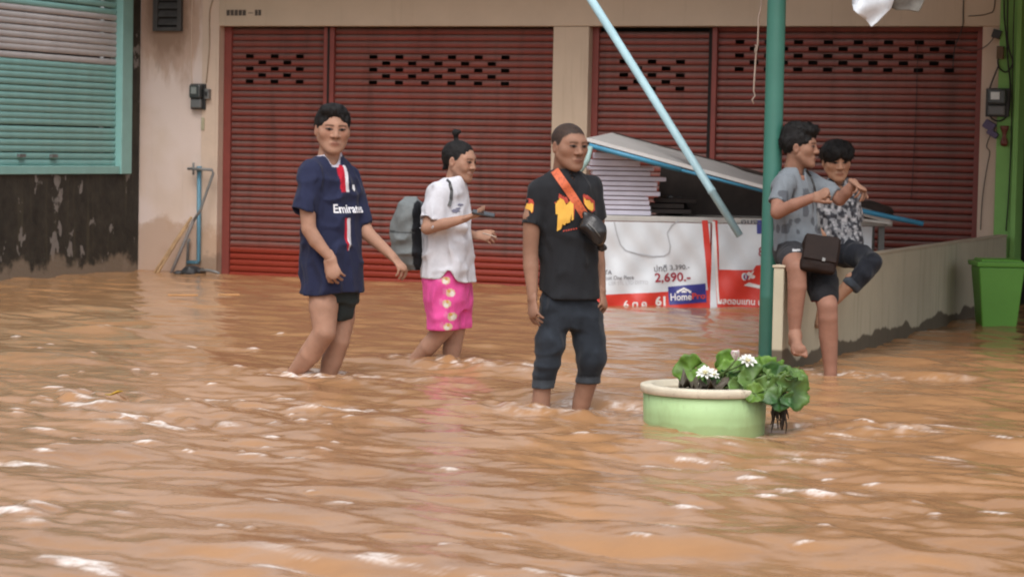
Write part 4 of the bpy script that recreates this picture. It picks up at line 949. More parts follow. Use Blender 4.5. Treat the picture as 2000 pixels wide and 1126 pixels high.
def leaf(px, py, D, r, tilt, az, roll=0.0, m=m_lotus, cup=0.25, seed=0, wav=0.12, stem=True, squash=1.0):
    """round pad with a slit; tilt from horizontal towards azimuth az (0 = facing camera)"""
    c = W(px, py, D); nr, na = 6, 26; rnd = random.Random(seed); V = [Vector((0, 0, -0.02*r))]; fs = []
    ph = rnd.uniform(0, 6.28)
    for i in range(1, nr+1):
        for k in range(na):
            a = 0.14+(2*math.pi-0.28)*k/(na-1); q = i/nr
            rr = r*q*(1+0.07*math.sin(3*a+ph)+0.05*q*math.sin(11*a+ph*3)+0.03*q*rnd.uniform(-1, 1)); z = cup*r*q*q+1.5*wav*r*q*q*math.sin(5*a+ph)+0.9*wav*r*q**3*math.sin(9*a+2*ph)-0.05*r*q*abs(math.sin(8*a))
            V.append(Vector((rr*math.cos(a)*squash, rr*math.sin(a), z)))
    for k in range(na-1): fs.append((0, 1+k, 2+k))
    for i in range(nr-1):
        for k in range(na-1): o = 1+i*na; fs.append((o+k, o+na+k, o+na+k+1, o+k+1))
    R = Matrix.Rotation(az, 3, 'Z') @ Matrix.Rotation(tilt, 3, 'X') @ Matrix.Rotation(roll, 3, 'Z')
    b = MB(); b.add([c+R@q for q in V], fs, True); o = b.build('leaf', m, plant); o.modifiers.new('t', 'SOLIDIFY').thickness = 0.0012
    if stem:
        base = Vector((POT.x+random.uniform(-.05, .18), POT.y+random.uniform(-.08, .1), 0.15)); md = (c+base)/2+Vector((0, 0, 0.03))
        b = MB(); b.tube([base, md, c], 0.005, 6); b.build('stem', m_stem, o)
Rr = math.radians
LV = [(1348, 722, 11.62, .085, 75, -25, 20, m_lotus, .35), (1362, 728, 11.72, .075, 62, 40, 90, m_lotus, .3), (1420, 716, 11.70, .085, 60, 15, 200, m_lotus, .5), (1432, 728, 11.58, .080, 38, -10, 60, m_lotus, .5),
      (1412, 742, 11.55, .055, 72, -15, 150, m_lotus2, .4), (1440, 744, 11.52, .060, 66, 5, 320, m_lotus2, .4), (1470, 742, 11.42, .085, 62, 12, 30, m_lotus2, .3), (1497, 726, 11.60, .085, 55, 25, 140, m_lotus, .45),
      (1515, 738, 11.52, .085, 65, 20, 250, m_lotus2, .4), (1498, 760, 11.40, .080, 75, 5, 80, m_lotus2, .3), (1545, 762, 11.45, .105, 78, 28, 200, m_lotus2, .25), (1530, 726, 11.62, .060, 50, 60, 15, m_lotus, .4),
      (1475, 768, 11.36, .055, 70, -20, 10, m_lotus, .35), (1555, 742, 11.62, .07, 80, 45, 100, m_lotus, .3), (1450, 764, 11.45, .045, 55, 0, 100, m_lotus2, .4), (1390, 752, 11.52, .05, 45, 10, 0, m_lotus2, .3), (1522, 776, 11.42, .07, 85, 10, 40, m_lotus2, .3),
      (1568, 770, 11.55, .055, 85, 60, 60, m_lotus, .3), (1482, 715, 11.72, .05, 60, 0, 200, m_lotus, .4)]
rl = random.Random(4)
for k in range(12):
    LV.append((rl.uniform(1425, 1562), rl.uniform(715, 775), rl.uniform(11.40, 11.62), rl.uniform(.03, .055), rl.uniform(35, 88), rl.uniform(-50, 60), rl.uniform(0, 360), rl.choice((m_lotus, m_lotus2)), rl.uniform(.2, .5)))
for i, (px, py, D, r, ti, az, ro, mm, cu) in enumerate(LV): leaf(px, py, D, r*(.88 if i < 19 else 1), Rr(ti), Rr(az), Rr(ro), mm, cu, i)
leaf(1362, 752, 11.52, .085, Rr(12), Rr(10), 1.0, m_lotus3, .15, 31, .3, False)
leaf(1395, 754, 11.48, .075, Rr(14), Rr(-20), 2.0, m_lotus3, .2, 32, .3, False)
leaf(1345, 757, 11.50, .05, Rr(8), Rr(-20), 2.0, m_lotus3, .1, 33, .3, False)
m_petal = mat('white_petal', (0.80, 0.80, 0.74), 0.5, 0.05, 20, 0)
m_pistil = mat('yellow_pistil', (0.75, 0.65, 0.25), 0.6, 0.1, 20, 0)
def flower(px, py, D, r, tilt, az, n=(10, 9, 6), spread=(72, 48, 25), bud=False):
    c = W(px, py, D); R0_ = Matrix.Rotation(az, 3, 'Z') @ Matrix.Rotation(tilt, 3, 'X')
    fe = empty('bud' if bud else 'flower', (0, 0, 0)); fe.parent = plant; fe.location = c-wloc(plant)
    for lay, (nn, sp) in enumerate(zip(n, spread)):
        for k in range(nn):
            a = 2*math.pi*(k+0.5*lay)/nn+random.uniform(-.1, .1); s_ = Rr(sp+random.uniform(-7, 7)); L = r*(1-0.12*lay)*random.uniform(.9, 1.05); wd = L*(0.34 if bud else 0.17)
            P = []
            for q, wq in ((0, .35), (.35, .9), (.7, 1.0), (.9, .55), (1, .05)):
                bend = s_*(0.75+0.35*q); rad, z = L*q*math.sin(bend), L*q*math.cos(bend)
                for sg in (-1, 0, 1):
                    P.append(Vector((rad, sg*wd*wq, z+(0 if sg == 0 else 0.06*L*wq))))
            fs = [(i*3+j, i*3+3+j, i*3+4+j, i*3+1+j) for i in range(4) for j in (0, 1)]
            Rz = Matrix.Rotation(a, 3, 'Z'); b = MB(); b.add([c+R0_@(Rz@p) for p in P], fs, True)
            b.build('petal', m_petal if not (bud and lay == 0 and k % 2) else mat_bud, fe)
    if not bud:
        b = MB(); b.lathe((0, 0, 0), [(0.0, 0.03*r), (r*.18, .08*r), (r*.2, .35*r), (0, .4*r)], 10); b.v = [tuple(c+R0_@Vector(q)) for q in b.v]; b.build('pistil', m_pistil, fe)
    base = Vector((POT.x+random.uniform(0, .1), POT.y, 0.15)); b = MB(); b.tube([base, (c+base)/2+Vector((-.02, 0, .02)), c], 0.005, 6); b.build('stem', m_stem, plant)
mat_bud = mat('pink_green_petal', (0.70, 0.50, 0.56), 0.5, 0.2, 20, 0)
flower(1378, 730, 11.45, 0.048, Rr(35), Rr(-10)); flower(1392, 732, 11.50, 0.035, Rr(40), Rr(40), (7, 6, 4))
flower(1460, 707, 11.45, 0.050, Rr(30), Rr(10)); flower(1437, 703, 11.42, 0.050, Rr(8), Rr(-30), (7, 6, 4), (22, 14, 8), True)
b = MB()
for k in range(14):
    p = W(1522+random.uniform(-10, 12), 780, 11.48+random.uniform(-.05, .05)); z = p.z; P = [p+Vector((0, 0, .05))]
    L = random.uniform(0.08, 0.16)
    for q in range(4): p = p+Vector((random.uniform(-.008, .008), random.uniform(-.008, .008), -L/4)); P.append(p)
    b.tube(P, [0.006, 0.006, 0.005, 0.004, 0.002], 5)
o = b.build('roots', mat('dark_roots', (0.022, 0.014, 0.010), 0.7, 0.3, 20, 0), plant); o['kind'] = 'stuff'
# ------------------------------------------------------------------ people
m_skin = attr_mat('skin', 0.6, 0.06, 160, sss=0.06, spec=0.2, var=0.10)
m_cloth = attr_mat('cloth', 0.85, 0.12, 260, sheen=0.05, spec=0.2, wrinkle=0.75, var=0.08)
m_denim = attr_mat('denim', 0.85, 0.2, 300, sheen=0.1, spec=0.2, wrinkle=0.9, var=0.2)
m_hair = mat('black_hair', (0.011, 0.010, 0.010), 0.7, 0.3, 30, 0.35, 220, spec=0.22, stretch=(1, 1, 0.3))
m_cropped = mat('cropped_hair', (0.030, 0.026, 0.024), 0.8, 0.35, 60, 0.5, 240, spec=0.3)

def head_geo(scale, skin, smile=0.0, lean=1.0, beard=0.0):
    """local frame: X left-right, Y forward (face), Z up, origin in the middle of the head"""
    v = Vol(0.0034)
    v.ell((0, -.014, .034), (.073, .093, .081), .02)
    v.ell((0, .022, -.018), (.0660, .062, .086), .03)
    v.ell((0, .038, -.078), (.040, .042, .031), .03)
    for s in (-1, 1):
        v.cone((s*.054, .002, -.044), (s*.018, .058, -.094), .017, .016, .025)
        v.ell((s*.043, .046, -.014), (.021, .022, .020), .03)
        v.cone((s*.012, .074, .030), (s*.043, .062, .028), .010, .010, .02)
    v.ell((0, .070, -.100), (.020, .012, .013), .02)
    for s in (-1, 1): v.ell((s*.030, .0945, .008), (.019, .013, .011), .014, 'sub')
    for s in (-1, 1): v.ell((s*.030, .0725, .008), (.015, .012, .011), .006)
    v.cone((0, .077, .018), (0, .096, -.025), .006, .0125, .016)
    for s in (-1, 1): v.ell((s*.0145, .087, -.029), (.0095, .010, .0075), .008)
    v.ell((0, .0775, -.059), (.023+.006*smile, .011, .0060), .012); v.ell((0, .0765, -.070), (.019, .0105, .0065), .012)
    for s in (-1, 1):
        v.ell((s*.076, -.008, -.006), (.009, .018, .030), .006); v.ell((s*.084, -.002, .0), (.005, .009, .018), .005, 'sub')
        if smile: v.ell((s*.040, .062, -.036), (.018, .014, .015), .018)
    return v
def head_cols(P, skin, smile, beard, brow=1.0, hair=''):
    x, y, z = np.abs(P[:, 0]), P[:, 1], P[:, 2]
    c = np.tile(A(*skin), (len(P), 1)); front = np.clip((y-.04)/.02, 0, 1)
    def mixc(m, col): c[:] = c*(1-m[:, None])+A(*col)*m[:, None]
    g = lambda d, w: np.exp(-(d/w)**2)
    mixc(g(np.hypot((x-.036)/1.3, z+.022), .022)*front*.22, (skin[0]*1.05, skin[1]*.78, skin[2]*.72))        # cheeks
    mixc(beard*g(np.hypot(x/1.6, (z+.072)/1.0), .022)*front*.5, (skin[0]*.62, skin[1]*.62, skin[2]*.68))
    mixc(g(np.hypot((x-.030)/1.7, (z-.006)/1.0), .0085)*front*.35, (skin[0]*.5, skin[1]*.42, skin[2]*.40))     # eye sockets
    zb = .0265-.10*np.abs(x-.030); mixc(.72*np.clip(1.25-np.abs(z-zb)/.0048, 0, 1)*((x > .010) & (x < .050))*front*brow, (.018, .014, .012))
    ez = z-.0070-.10*(x-.030); e = np.clip(1.5-np.hypot((x-.030)/.0150, ez/.0056), 0, 1)*front; mixc(np.minimum(e*1.8, 1)*.85, (.11, .08, .07))
    iris = np.clip(1.5-np.hypot((x-.030)/.0068, ez/.0062), 0, 1)*front; mixc(np.minimum(iris*1.5, 1), (.008, .006, .006))
    lash = np.clip(1.3-np.abs(ez-.0052+22*(x-.030)**2)/.0026, 0, 1)*(np.abs(x-.030) < .0165)*front; mixc(lash*.95, (.014, .010, .009))
    crease = np.clip(1.2-np.abs(ez-.0115+18*(x-.030)**2)/.0022, 0, 1)*(np.abs(x-.030) < .017)*front; mixc(crease*.35, (skin[0]*.5, skin[1]*.42, skin[2]*.4))
    bag = g(np.hypot((x-.030)/1.5, (z+.006)/.6), .010)*front; mixc(bag*.28, (skin[0]*.68, skin[1]*.58, skin[2]*.58))
    fold_ = np.clip(1.2-np.abs((x-.018)-(-.028-z)*.55)/.004, 0, 1)*((z < -.026) & (z > -.058))*front; mixc(fold_*.25, (skin[0]*.55, skin[1]*.48, skin[2]*.46))
    mott = vnoise(P*55); c[:] = c*(1+.05*mott)[:, None]; c[:, 1:] *= (1-.05*np.clip(vnoise(P*25+5), 0, 1))[:, None]
    l = np.clip(1.3-np.hypot(x/(.020+.008*smile), (z+.0645-smile*.5*x*x/.03)/.0110), 0, 1)*np.clip((y-.066)/.008, 0, 1); mixc(np.minimum(l*1.5, 1)*.6, (skin[0]*.72, skin[1]*.45, skin[2]*.45))
    ml = np.clip(1.3-np.abs(z+.0645-smile*.5*x*x/.03)/.0028, 0, 1)*(x < .019+.010*smile)*np.clip((y-.066)/.008, 0, 1); mixc(ml*.6, (.07, .028, .025) if smile < .5 else (.35, .28, .25))
    nn = np.clip(1.3-np.hypot((x-.010)/.006, (z+.036)/.004), 0, 1)*np.clip((y-.078)/.008, 0, 1); mixc(nn*.8, (.05, .025, .02))
    mixc(np.clip((x-.072)/.006, 0, 1)*g(np.hypot((P[:, 1]+.004)/1, (z)/1.6), .012)*.4, (skin[0]*.55, skin[1]*.42, skin[2]*.4))
    # close-cropped or underlying hair is a stain on the scalp with a soft edge
    hl = {'crop': .070, 'short': .085, 'mop': .06, 'quiff': .078, 'bun': .080}[hair]
    zl = np.interp(P[:, 1], [-.12, -.05, -.014, .022, .040, .060, .095], [-.055, -.04, -.012, .006, .045, hl-.008, hl])+.005*vnoise(P*60)+.004*vnoise(P*190)
    sc = np.clip((z-zl)/.010, 0, 1)*np.clip((.079-x)/.003, 0, 1); mixc(sc*((.90+.05*vnoise(P*150)) if hair == 'crop' else 1.0), (.016, .013, .012) if hair == 'crop' else (.012, .010, .010))
    return c
def add_strands(V, Fc, style):
    """thin locks lying on the hair so that its outline and sheen break up"""
    e1 = V[Fc[:, 1]]-V[Fc[:, 0]]; e2 = V[Fc[:, 2]]-V[Fc[:, 0]]; n = np.cross(e1, e2); n /= np.linalg.norm(n, axis=1)[:, None]+1e-9; c = V[Fc].mean(1)
    out = np.nonzero((n*c).sum(1) > 0)[0]; rg = np.random.RandomState(3); pick = rg.choice(out, {'bun': 400, 'short': 450}.get(style, 700))
    L = {'short': .032, 'mop': .042, 'quiff': .030, 'bun': .018}[style]; vs, fs = [V], [Fc]; o = len(V)
    for i in pick:
        p, nn = c[i], n[i]
        comb = A(p[0]*2.0, .9 if p[1] > .0 else -.5, -.75 if p[2] < .08 else -.15) if style != 'bun' else A(0, -.8, .6)
        if style == 'quiff' and p[2] > .07: comb = A(p[0], .5, .5)
        comb = comb+rg.randn(3)*{'bun': .1, 'short': .16}.get(style, .3); t = comb-nn*(comb@nn); t /= np.linalg.norm(t)+1e-9; sd = np.cross(nn, t); l = L*rg.uniform(.5, 1.1); w = .0022
        lift = {'bun': .0004, 'short': .003}.get(style, .005)*rg.uniform(.2, 1.4)
        if style != 'bun' and p[1] > .03 and p[2] < .075: l *= .6
        q = [p-nn*.003-sd*w, p-nn*.003+sd*w, p+t*l*.55+nn*lift+sd*w*.8, p+t*l*.55+nn*lift-sd*w*.8, p+t*l+nn*lift*.4-nn*.004+sd*.0004, p+t*l+nn*lift*.4-nn*.004-sd*.0004]
        vs.append(np.array(q)); fs.append(np.array([[o, o+1, o+2, o+3], [o+3, o+2, o+4, o+5]])); o += 6
    return np.concatenate(vs), np.concatenate(fs)
def hair_geo(style):
    v = Vol(0.0042)
    if style == 'short':
        v.ell((0, -.016, .042), (.083, .102, .089), 0); v.ell((.010, .030, .096), (.062, .056, .036), .02)
        v.ell((.006, .112, -.014), (.076, .066, .104), .008, 'sub')
        zc = ([-.12, -.05, -.012, .02, .12], [-.075, -.055, -.012, -.005, .02]); amp = .005
    elif style == 'crop':
        v.ell((0, -.014, .036), (.0765, .0965, .0845), 0); v.ell((0, .117, .000), (.070, .062, .088), .006, 'sub')
        zc = ([-.12, -.05, -.012, .03, .12], [-.055, -.03, .012, .02, .03]); amp = .0015
    elif style == 'mop':
        v.ell((0, -.012, .040), (.090, .108, .092), 0); v.ell((0, .035, .075), (.085, .075, .060), .03); v.ell((-.035, .065, .052), (.05, .035, .035), .02)
        v.ell((.01, .126, -.040), (.072, .060, .088), .008, 'sub')
        zc = ([-.12, -.05, -.012, .04, .12], [-.085, -.075, -.035, -.01, .03]); amp = .006
    elif style == 'quiff':
        v.ell((0, -.018, .040), (.081, .103, .088), 0); v.ell((0, .05, .098), (.062, .055, .038), .02); v.ell((0, -.02, .105), (.07, .08, .045), .03)
        v.ell((0, .118, -.010), (.078, .062, .096), .008, 'sub')
        zc = ([-.12, -.05, -.012, .02, .12], [-.080, -.055, -.005, .005, .02]); amp = .006
    else:  # tied back with a topknot and a loose tail
        v.ell((0, -.020, .036), (.0765, .100, .086), 0); v.ell((0, .112, .0), (.076, .078, .100), .008, 'sub')
        zc = ([-.12, -.05, -.02, .02, .12], [-.075, -.05, -.005, .0, .02]); amp = .003
    v.cut(lambda p: np.interp(p[..., 1], *zc)-p[..., 2], .012)
    if style == 'bun':
        v.cone((0, -.040, .110), (.002, -.050, .135), .013, .011, .008); v.cone((.002, -.050, .135), (.004, -.056, .165), .013, .019, .004); v.cone((.004, -.05, .160), (-.004, -.035, .172), .012, .010, .006)
        v.cone((0, -.085, .0), (0, -.088, -.065), .036, .020, .03, flat=(A(0, 1, 0), .6)); v.cone((0, -.088, -.065), (0, -.100, -.11), .020, .008, .03)
    fr = {'short': 30, 'crop': 60, 'mop': 26, 'quiff': 30, 'bun': 45}[style]
    v.fold = lambda p: amp*(vnoise(p*A(fr*2.2, fr*0.7, fr*1.0))+.5*vnoise(p*A(fr*4, fr*2, fr*2)))
    return v
def frame_from(yaw, pitch=0.0, roll=0.0):
    """columns: X, forward, up. yaw 0 looks at the camera, + turns to the right of the picture"""
    f = A(math.sin(yaw)*math.cos(pitch), -math.cos(yaw)*math.cos(pitch), math.sin(pitch))
    up = A(0, 0, 1)-f*f[2]; up /= np.linalg.norm(up); x = np.cross(f, up)
    c, s = math.cos(roll), math.sin(roll); x, up = x*c+up*s, up*c-x*s
    return np.stack([x, f, up], 1)
def hand_geo(curl=(20, 30, 20), spread=9, thumb=35, scale=1.0, fan=None):
    """X to the thumb side, Y along the fingers, Z out of the back of the hand"""
    v = Vol(0.0036)
    v.cone((0, -.022, 0), (0, .012, 0), .0225, .0285, .01, flat=(A(0, 0, 1), .80))
    v.cone((.004, .012, 0), (.002, .076, 0), .030, .040, .02, flat=(A(0, 0, 1), .38))
    for i, (x, L) in enumerate(((.031, .072), (.0105, .080), (-.010, .074), (-.029, .058))):
        cc = [c+(fan[i] if fan else 0) for c in curl]; p = A(x, .080-.004*abs(i-1), 0); a = 0.0; az = math.radians((1.5-i)*spread)
        r = .0084 if i < 3 else .0072
        for k, fr_ in enumerate((.45, .30, .25)):
            a += math.radians(cc[k]); d = A(math.sin(az)*math.cos(a), math.cos(az)*math.cos(a), -math.sin(a)); q = p+d*L*fr_
            v.cone(p, q, r, r*.93, .002 if k else .006); p = q; r *= .93
    th = math.radians(thumb); p0 = A(.026, .018, -.006); p1 = p0+.042*A(math.sin(th), math.cos(th), -.25); p2 = p1+.030*A(math.sin(th*.55), math.cos(th*.55), -.35); p3 = p2+.022*A(math.sin(th*.3), math.cos(th*.3), -.45)
    v.cone(p0, p1, .0155, .0115, .012); v.cone(p1, p2, .0115, .0105, .004); v.cone(p2, p3, .0105, .0085, .004)
    return v
def orient(ydir, zdir, right):
    y = A(*ydir)/np.linalg.norm(ydir); z = A(*zdir)-y*(A(*zdir)@y); z /= np.linalg.norm(z); x = np.cross(y, z)
    R = np.stack([x, y, z], 1)
    if not right: R = np.stack([-x, y, z], 1)
    return R
class Person:
    def __init__(s, name, label, base, D, skin, s_hand=1.0):
        s.o = W(base[0], base[1], D); s.o.z = 0.0; s.D = D; s.skin = skin
        s.root = empty(name, s.o, label, 'person'); s.parts = []; s.h = 0.0075
        s.body = Vol(0.0072)
    def p(s, px, py, dy=0.0):
        q = W(px, py, s.D+dy)-s.o; return A(q.x, q.y, q.z)
    def limb(s, pts, rs, k=0.02):
        s.body.chain([s.p(*q) for q in pts], rs, k)
    def head(s, px, py, dy, yaw, pitch=0, roll=0, scale=1.0, hair='short', smile=0.0, beard=0.0, neck=None, neck_r=.052, lean=1.0, hairmat=None, brow=1.0):
        c = s.p(px, py, dy); R = frame_from(math.radians(yaw), math.radians(pitch), math.radians(roll)); v = head_geo(scale, s.skin, smile, lean)
        nb = (s.p(*neck)-c)@R/scale
        v.cone((0, -.020, -.055), nb, neck_r, neck_r*1.12, .02)
        V, Fc = v.mesh(); C = head_cols(V, s.skin, smile, beard, brow, hair)
        V = V*A(1.07, 1.03, 1.0); s.parts.append((c+(V*scale)@R.T, Fc, C)); s.hc, s.hR, s.hs = c, R, scale
        if hair == 'crop': return
        V, Fc = hair_geo(hair).mesh(); V, Fc = add_strands(V, Fc, hair); V = V*A(1.07, 1.03, 1.0); npmesh('hair', c+(V*scale)@R.T, Fc, hairmat or m_hair, s.root)
    def hand(s, wrist, tip, back, right, scale=1.0, **kw):
        """tip: point the fingers head for; back: vector out of the back of the hand; right: a right hand"""
        w = s.p(*wrist); R = orient(s.p(*tip)-w, back, right); V, Fc = hand_geo(**kw).mesh()
        if np.linalg.det(R) < 0: Fc = Fc[:, ::-1]
        y = V[:, 1]; C = np.tile(A(*s.skin), (len(V), 1)); C *= (1-.12*np.clip((y-.09)/.05, 0, 1))[:, None]
        s.parts.append((w+(V*scale)@R.T, Fc, C)); return w, R
    def finish(s, tint=None):
        V, Fc = s.body.mesh(); V = smooth_mesh(V, Fc, 2)
        C = np.tile(A(*s.skin), (len(V), 1)); n = vnoise(V*9); C *= (1+.06*n)[:, None]
        if tint: C = tint(V, C)
        v, f, c = merge([(V, Fc, C)]+s.parts)
        return npmesh('body', v, f, m_skin, s.root, c)
    def cloth(s, name, vol, col, m=None, paint=None, parent=None, sm=2):
        V, Fc = vol.mesh(); V = smooth_mesh(V, Fc, sm)
        C = np.tile(A(*col), (len(V), 1)).astype(float)
        if paint: C = paint(V, C)
        o = npmesh(name, V, Fc, m or m_cloth, parent or s.root, C)
        o['_'] = 0; del o['_']
        return o, (V, Fc)
    def decal(s, name, geo, mesh, m, parent, o, ex, ey, dirv, lift=0.004):
        """project flat lettering along dirv onto a garment"""
        V, Fc = mesh; key = id(V)
        if not hasattr(s, '_bvh'): s._bvh = {}
        if key not in s._bvh: s._bvh[key] = BVHTree.FromPolygons([tuple(q) for q in V], [tuple(int(i) for i in q) for q in Fc])
        t = s._bvh[key]; v, f = fine(geo, 0.018); d = Vector(dirv).normalized(); P = []; okv = []
        for x, y in v:
            q = Vector(o)+Vector(ex)*float(x)+Vector(ey)*float(y)-d*0.6; hit, nn, _, _ = t.ray_cast(q, d)
            okv.append(hit is not None); P.append(hit-d*lift if hit is not None else q)
        f = [q for q in f if all(okv[i] for i in q)]
        # a face that would bridge a step in depth is dropped
        f = [q for q in f if max((P[i]-P[q[0]]).length for i in q) < 0.07]
        b = MB(); b.add([p+s.o for p in P], f, True); return b.build(name, m, parent)
def surf(P, mesh, px, py):
    V, Fc = mesh; t = BVHTree.FromPolygons([tuple(q) for q in V], [tuple(int(i) for i in q) for q in Fc])
    q = Vector(P.p(px, py, -1.0)); d = (Vector(P.p(px, py, 1.0))-q).normalized(); h, _, _, _ = t.ray_cast(q, d); return A(*h)
def st(P, rows, dy0=0.0):
    out = []
    for r in rows:
        q = P.p(r[0], r[1], r[4] if len(r) > 4 else dy0); out.append((q[0], q[1], q[2], r[2], r[3]))
    return out
def folds(amp=.008, seed=0.0, v=(11, 11, 3.2), w=(7, 7, 10)):
    def fn(p):
        q = p+.035*np.stack([vnoise(p*6+seed+3), vnoise(p*6+seed+13), vnoise(p*6+seed+23)], -1)
        r1 = 1-2.4*np.abs(vnoise(q*A(*w)*1.15+seed+7)); r2 = 1-2.4*np.abs(vnoise(q*A(v[0]*1.1, v[1]*1.1, v[2]*1.3)+seed+17))
        return np.minimum(-amp*(.7*vnoise(q*A(*v)+seed)+.55*r1+.55*r2-.3), .006)
    return fn
def cutsleeve(vol, a, b, r, reach=.12):
    a, b = A(a), A(b); d = (b-a)/np.linalg.norm(b-a)
    # square off the sleeve end and hollow it
    def fn(p):
        along = (p-b)@d; rad = np.linalg.norm((p-b)-along[..., None]*d, axis=-1)
        return np.maximum(rad-(r+.05), np.maximum(-along, along-reach))
    vol._op(fn, b-.2, b+.2, 0.0, 'sub')
    vol.cone(b-d*.025, b+d*.02, r-.020, r-.018, 0.0, 'sub')
def shirt_vol(h, sleeves, rows, yaw, e=2.3, k=.035):
    """sleeves are cut square and hollowed before the trunk is joined to them"""
    v = Vol(h)
    for a, b, ra, rb, reach in sleeves: v.cone(a, b, ra, rb, 0.0)
    for a, b, ra, rb, reach in sleeves: cutsleeve(v, a, b, rb, reach)
    v.loft(rows, yaw, k, e=e); return v
SK = (0.355, 0.200, 0.138); SKD = (0.275, 0.150, 0.102)

# ---- man in the navy football shirt
P = Person('person', 'man in an oversized navy football shirt walking through the water', (645, 731), 13.73, SK)
yaw = math.radians(46)
P.head(650, 254, -.02, 14, -3, 2, 1.12, 'short', neck=(641, 322, .0), neck_r=.050, beard=.3)
P.body.loft(st(P, [(648, 324, .07, .05), (645, 348, .135, .07), (648, 430, .15, .105), (650, 520, .145, .105), (650, 575, .14, .10)]), yaw)
P.limb([(612, 345, -.13), (600, 395, -.17), (603, 447, -.19), (617, 470, -.20), (645, 503, -.22)], [.05, .046, .041, .040, .027])
P.limb([(680, 350, .14), (702, 425, .10), (718, 456, .06), (766, 500, .0)], [.05, .043, .040, .027])
P.hand((645, 503, -.22), (656, 548, -.25), (-.35, -.9, .15), True, 1.08, curl=(28, 35, 22), thumb=22)
P.hand((765, 499, .0), (787, 524, -.03), (.55, -.35, .75), False, 1.05, curl=(22, 38, 26), thumb=40)
P.limb([(634, 545, -.05), (632, 600, -.09), (634, 648, -.12), (606, 690, -.06), (576, 728, .02), (562, 750, .06), (552, 790, .10)], [.088, .081, .064, .061, .043, .037, .034])
P.limb([(668, 555, .08), (668, 620, .05), (662, 665, .03), (648, 705, .05), (638, 740, .06), (634, 800, .06)], [.085, .072, .060, .059, .045, .036])
P.limb([(634, 846, .06), (650, 850, -.10)], [.04, .03]); P.limb([(552, 790, .10), (565, 850, .10), (585, 852, .0)], [.034, .03, .03])
P.finish()
sh = shirt_vol(0.0072, [(P.p(612, 338, -.12), P.p(593, 414, -.17), .068, .078, .12), (P.p(682, 345, .14), P.p(707, 438, .10), .06, .066, .12)],
    st(P, [(645, 297, .060, .058), (644, 305, .085, .066), (643, 316, .12, .082), (642, 330, .155, .098), (642, 352, .175, .112), (644, 400, .180, .128), (647, 450, .181, .137), (650, 520, .187, .145), (651, 560, .192, .148), (651, 585, .194, .150)]), yaw)
hz = P.p(650, 572)[2]; sh.cut(lambda p: (hz+.012*np.sin(p[..., 0]*14)-.05*np.clip(p[..., 0]-.07, 0, .1)-p[..., 2]))
nk = P.p(645, 300); Fv = A(math.sin(yaw), -math.cos(yaw), 0)
sh.cone(P.p(642, 296, .0), P.p(642, 318, .0), .058, .054, .0, 'sub'); sh.cone(P.p(648, 296, -.03), P.p(657, 322, -.09), .045, .014, .006, 'sub')
sh.fold = folds(.016, 1.0)
Lx = A(math.cos(yaw), math.sin(yaw), 0); cen = P.p(645, 330)
RED, WHT = (0.42, .012, .03), (.66, .64, .68)
def paint1(V, C):
    l = (V-cen)@Lx; fr = (V-cen)@Fv; z = V[:, 2]
    zt = P.p(650, 322)[2]; z2 = P.p(690, 375)[2]; z3, z4 = P.p(690, 425)[2], P.p(690, 488)[2]
    mk = (fr > .02)
    up = mk & (z > z2) & (z < zt); lo = mk & (z < z3) & (z > z4)
    tap = np.clip((z-z4)/.05, 0, 1)
    C[up & (np.abs(l+.004) < .020)] = RED; C[up & (np.abs(l-.026) < .012)] = WHT
    C[lo & (l > -.012*tap) & (l < .010)] = RED; C[lo & (l > .010) & (l < .010+.022*tap)] = WHT
    # pale collar edge
    d1 = np.linalg.norm((V-P.p(642, 300, .0))[:, :2], axis=1); C[(z > P.p(645, 306)[2]) & (d1 < .075)] = (.5, .48, .55)
    a, b = P.p(648, 300, -.03), P.p(657, 324, -.09); ba = b-a; tt = np.clip(((V-a)@ba)/(ba@ba), 0, 1); d2 = np.linalg.norm(V-a-tt[:, None]*ba, axis=1)
    C[(d2 < .057-.034*tt) & (z > P.p(650, 326)[2])] = (.5, .48, .55)
    return C
shirt, smesh = P.cloth('shirt', sh, (.018, .022, .054), paint=paint1)
m_white_print = mat('white_shirt_print', (.74, .74, .78), .7, .05, 20, 0)
o_ = surf(P, smesh, 651, 416); g_ = text_geo('Emirates', 0.066, .0016); g_[0][:] = (g_[0]-g_[0].min(0))*[1.0, 1.0]
P.decal('lettering', g_, smesh, m_white_print, shirt, o_, Lx, (0, 0, 1), -Fv)
o_ = surf(P, smesh, 690, 367); P.decal('crest', poly_geo([(-.013, .018), (.013, .018), (.014, -.004), (0, -.02), (-.014, -.004)], 1), smesh, m_white_print, shirt, o_, Lx, (0, 0, 1), -Fv)
so = Vol(0.0072)
so.loft(st(P, [(650, 520, .165, .125), (650, 560, .165, .125), (650, 590, .15, .11)]), yaw, .02)
so.cone(P.p(668, 560, .05), P.p(668, 602, .02), .092, .072, .03); so.cone(P.p(662, 596, -.02), P.p(661, 624, -.05), .05, .014, .03)
so.cone(P.p(634, 545, -.06), P.p(633, 566, -.07), .092, .090, .02)
hz2 = P.p(632, 574)[2]; xs_ = P.p(645, 580)[0]; so.cut(lambda p: np.where(p[..., 0] < xs_, hz2-p[..., 2], -9.0))
so.fold = folds(.008, 5.0)
P.cloth('shorts', so, (.022, .028, .028))

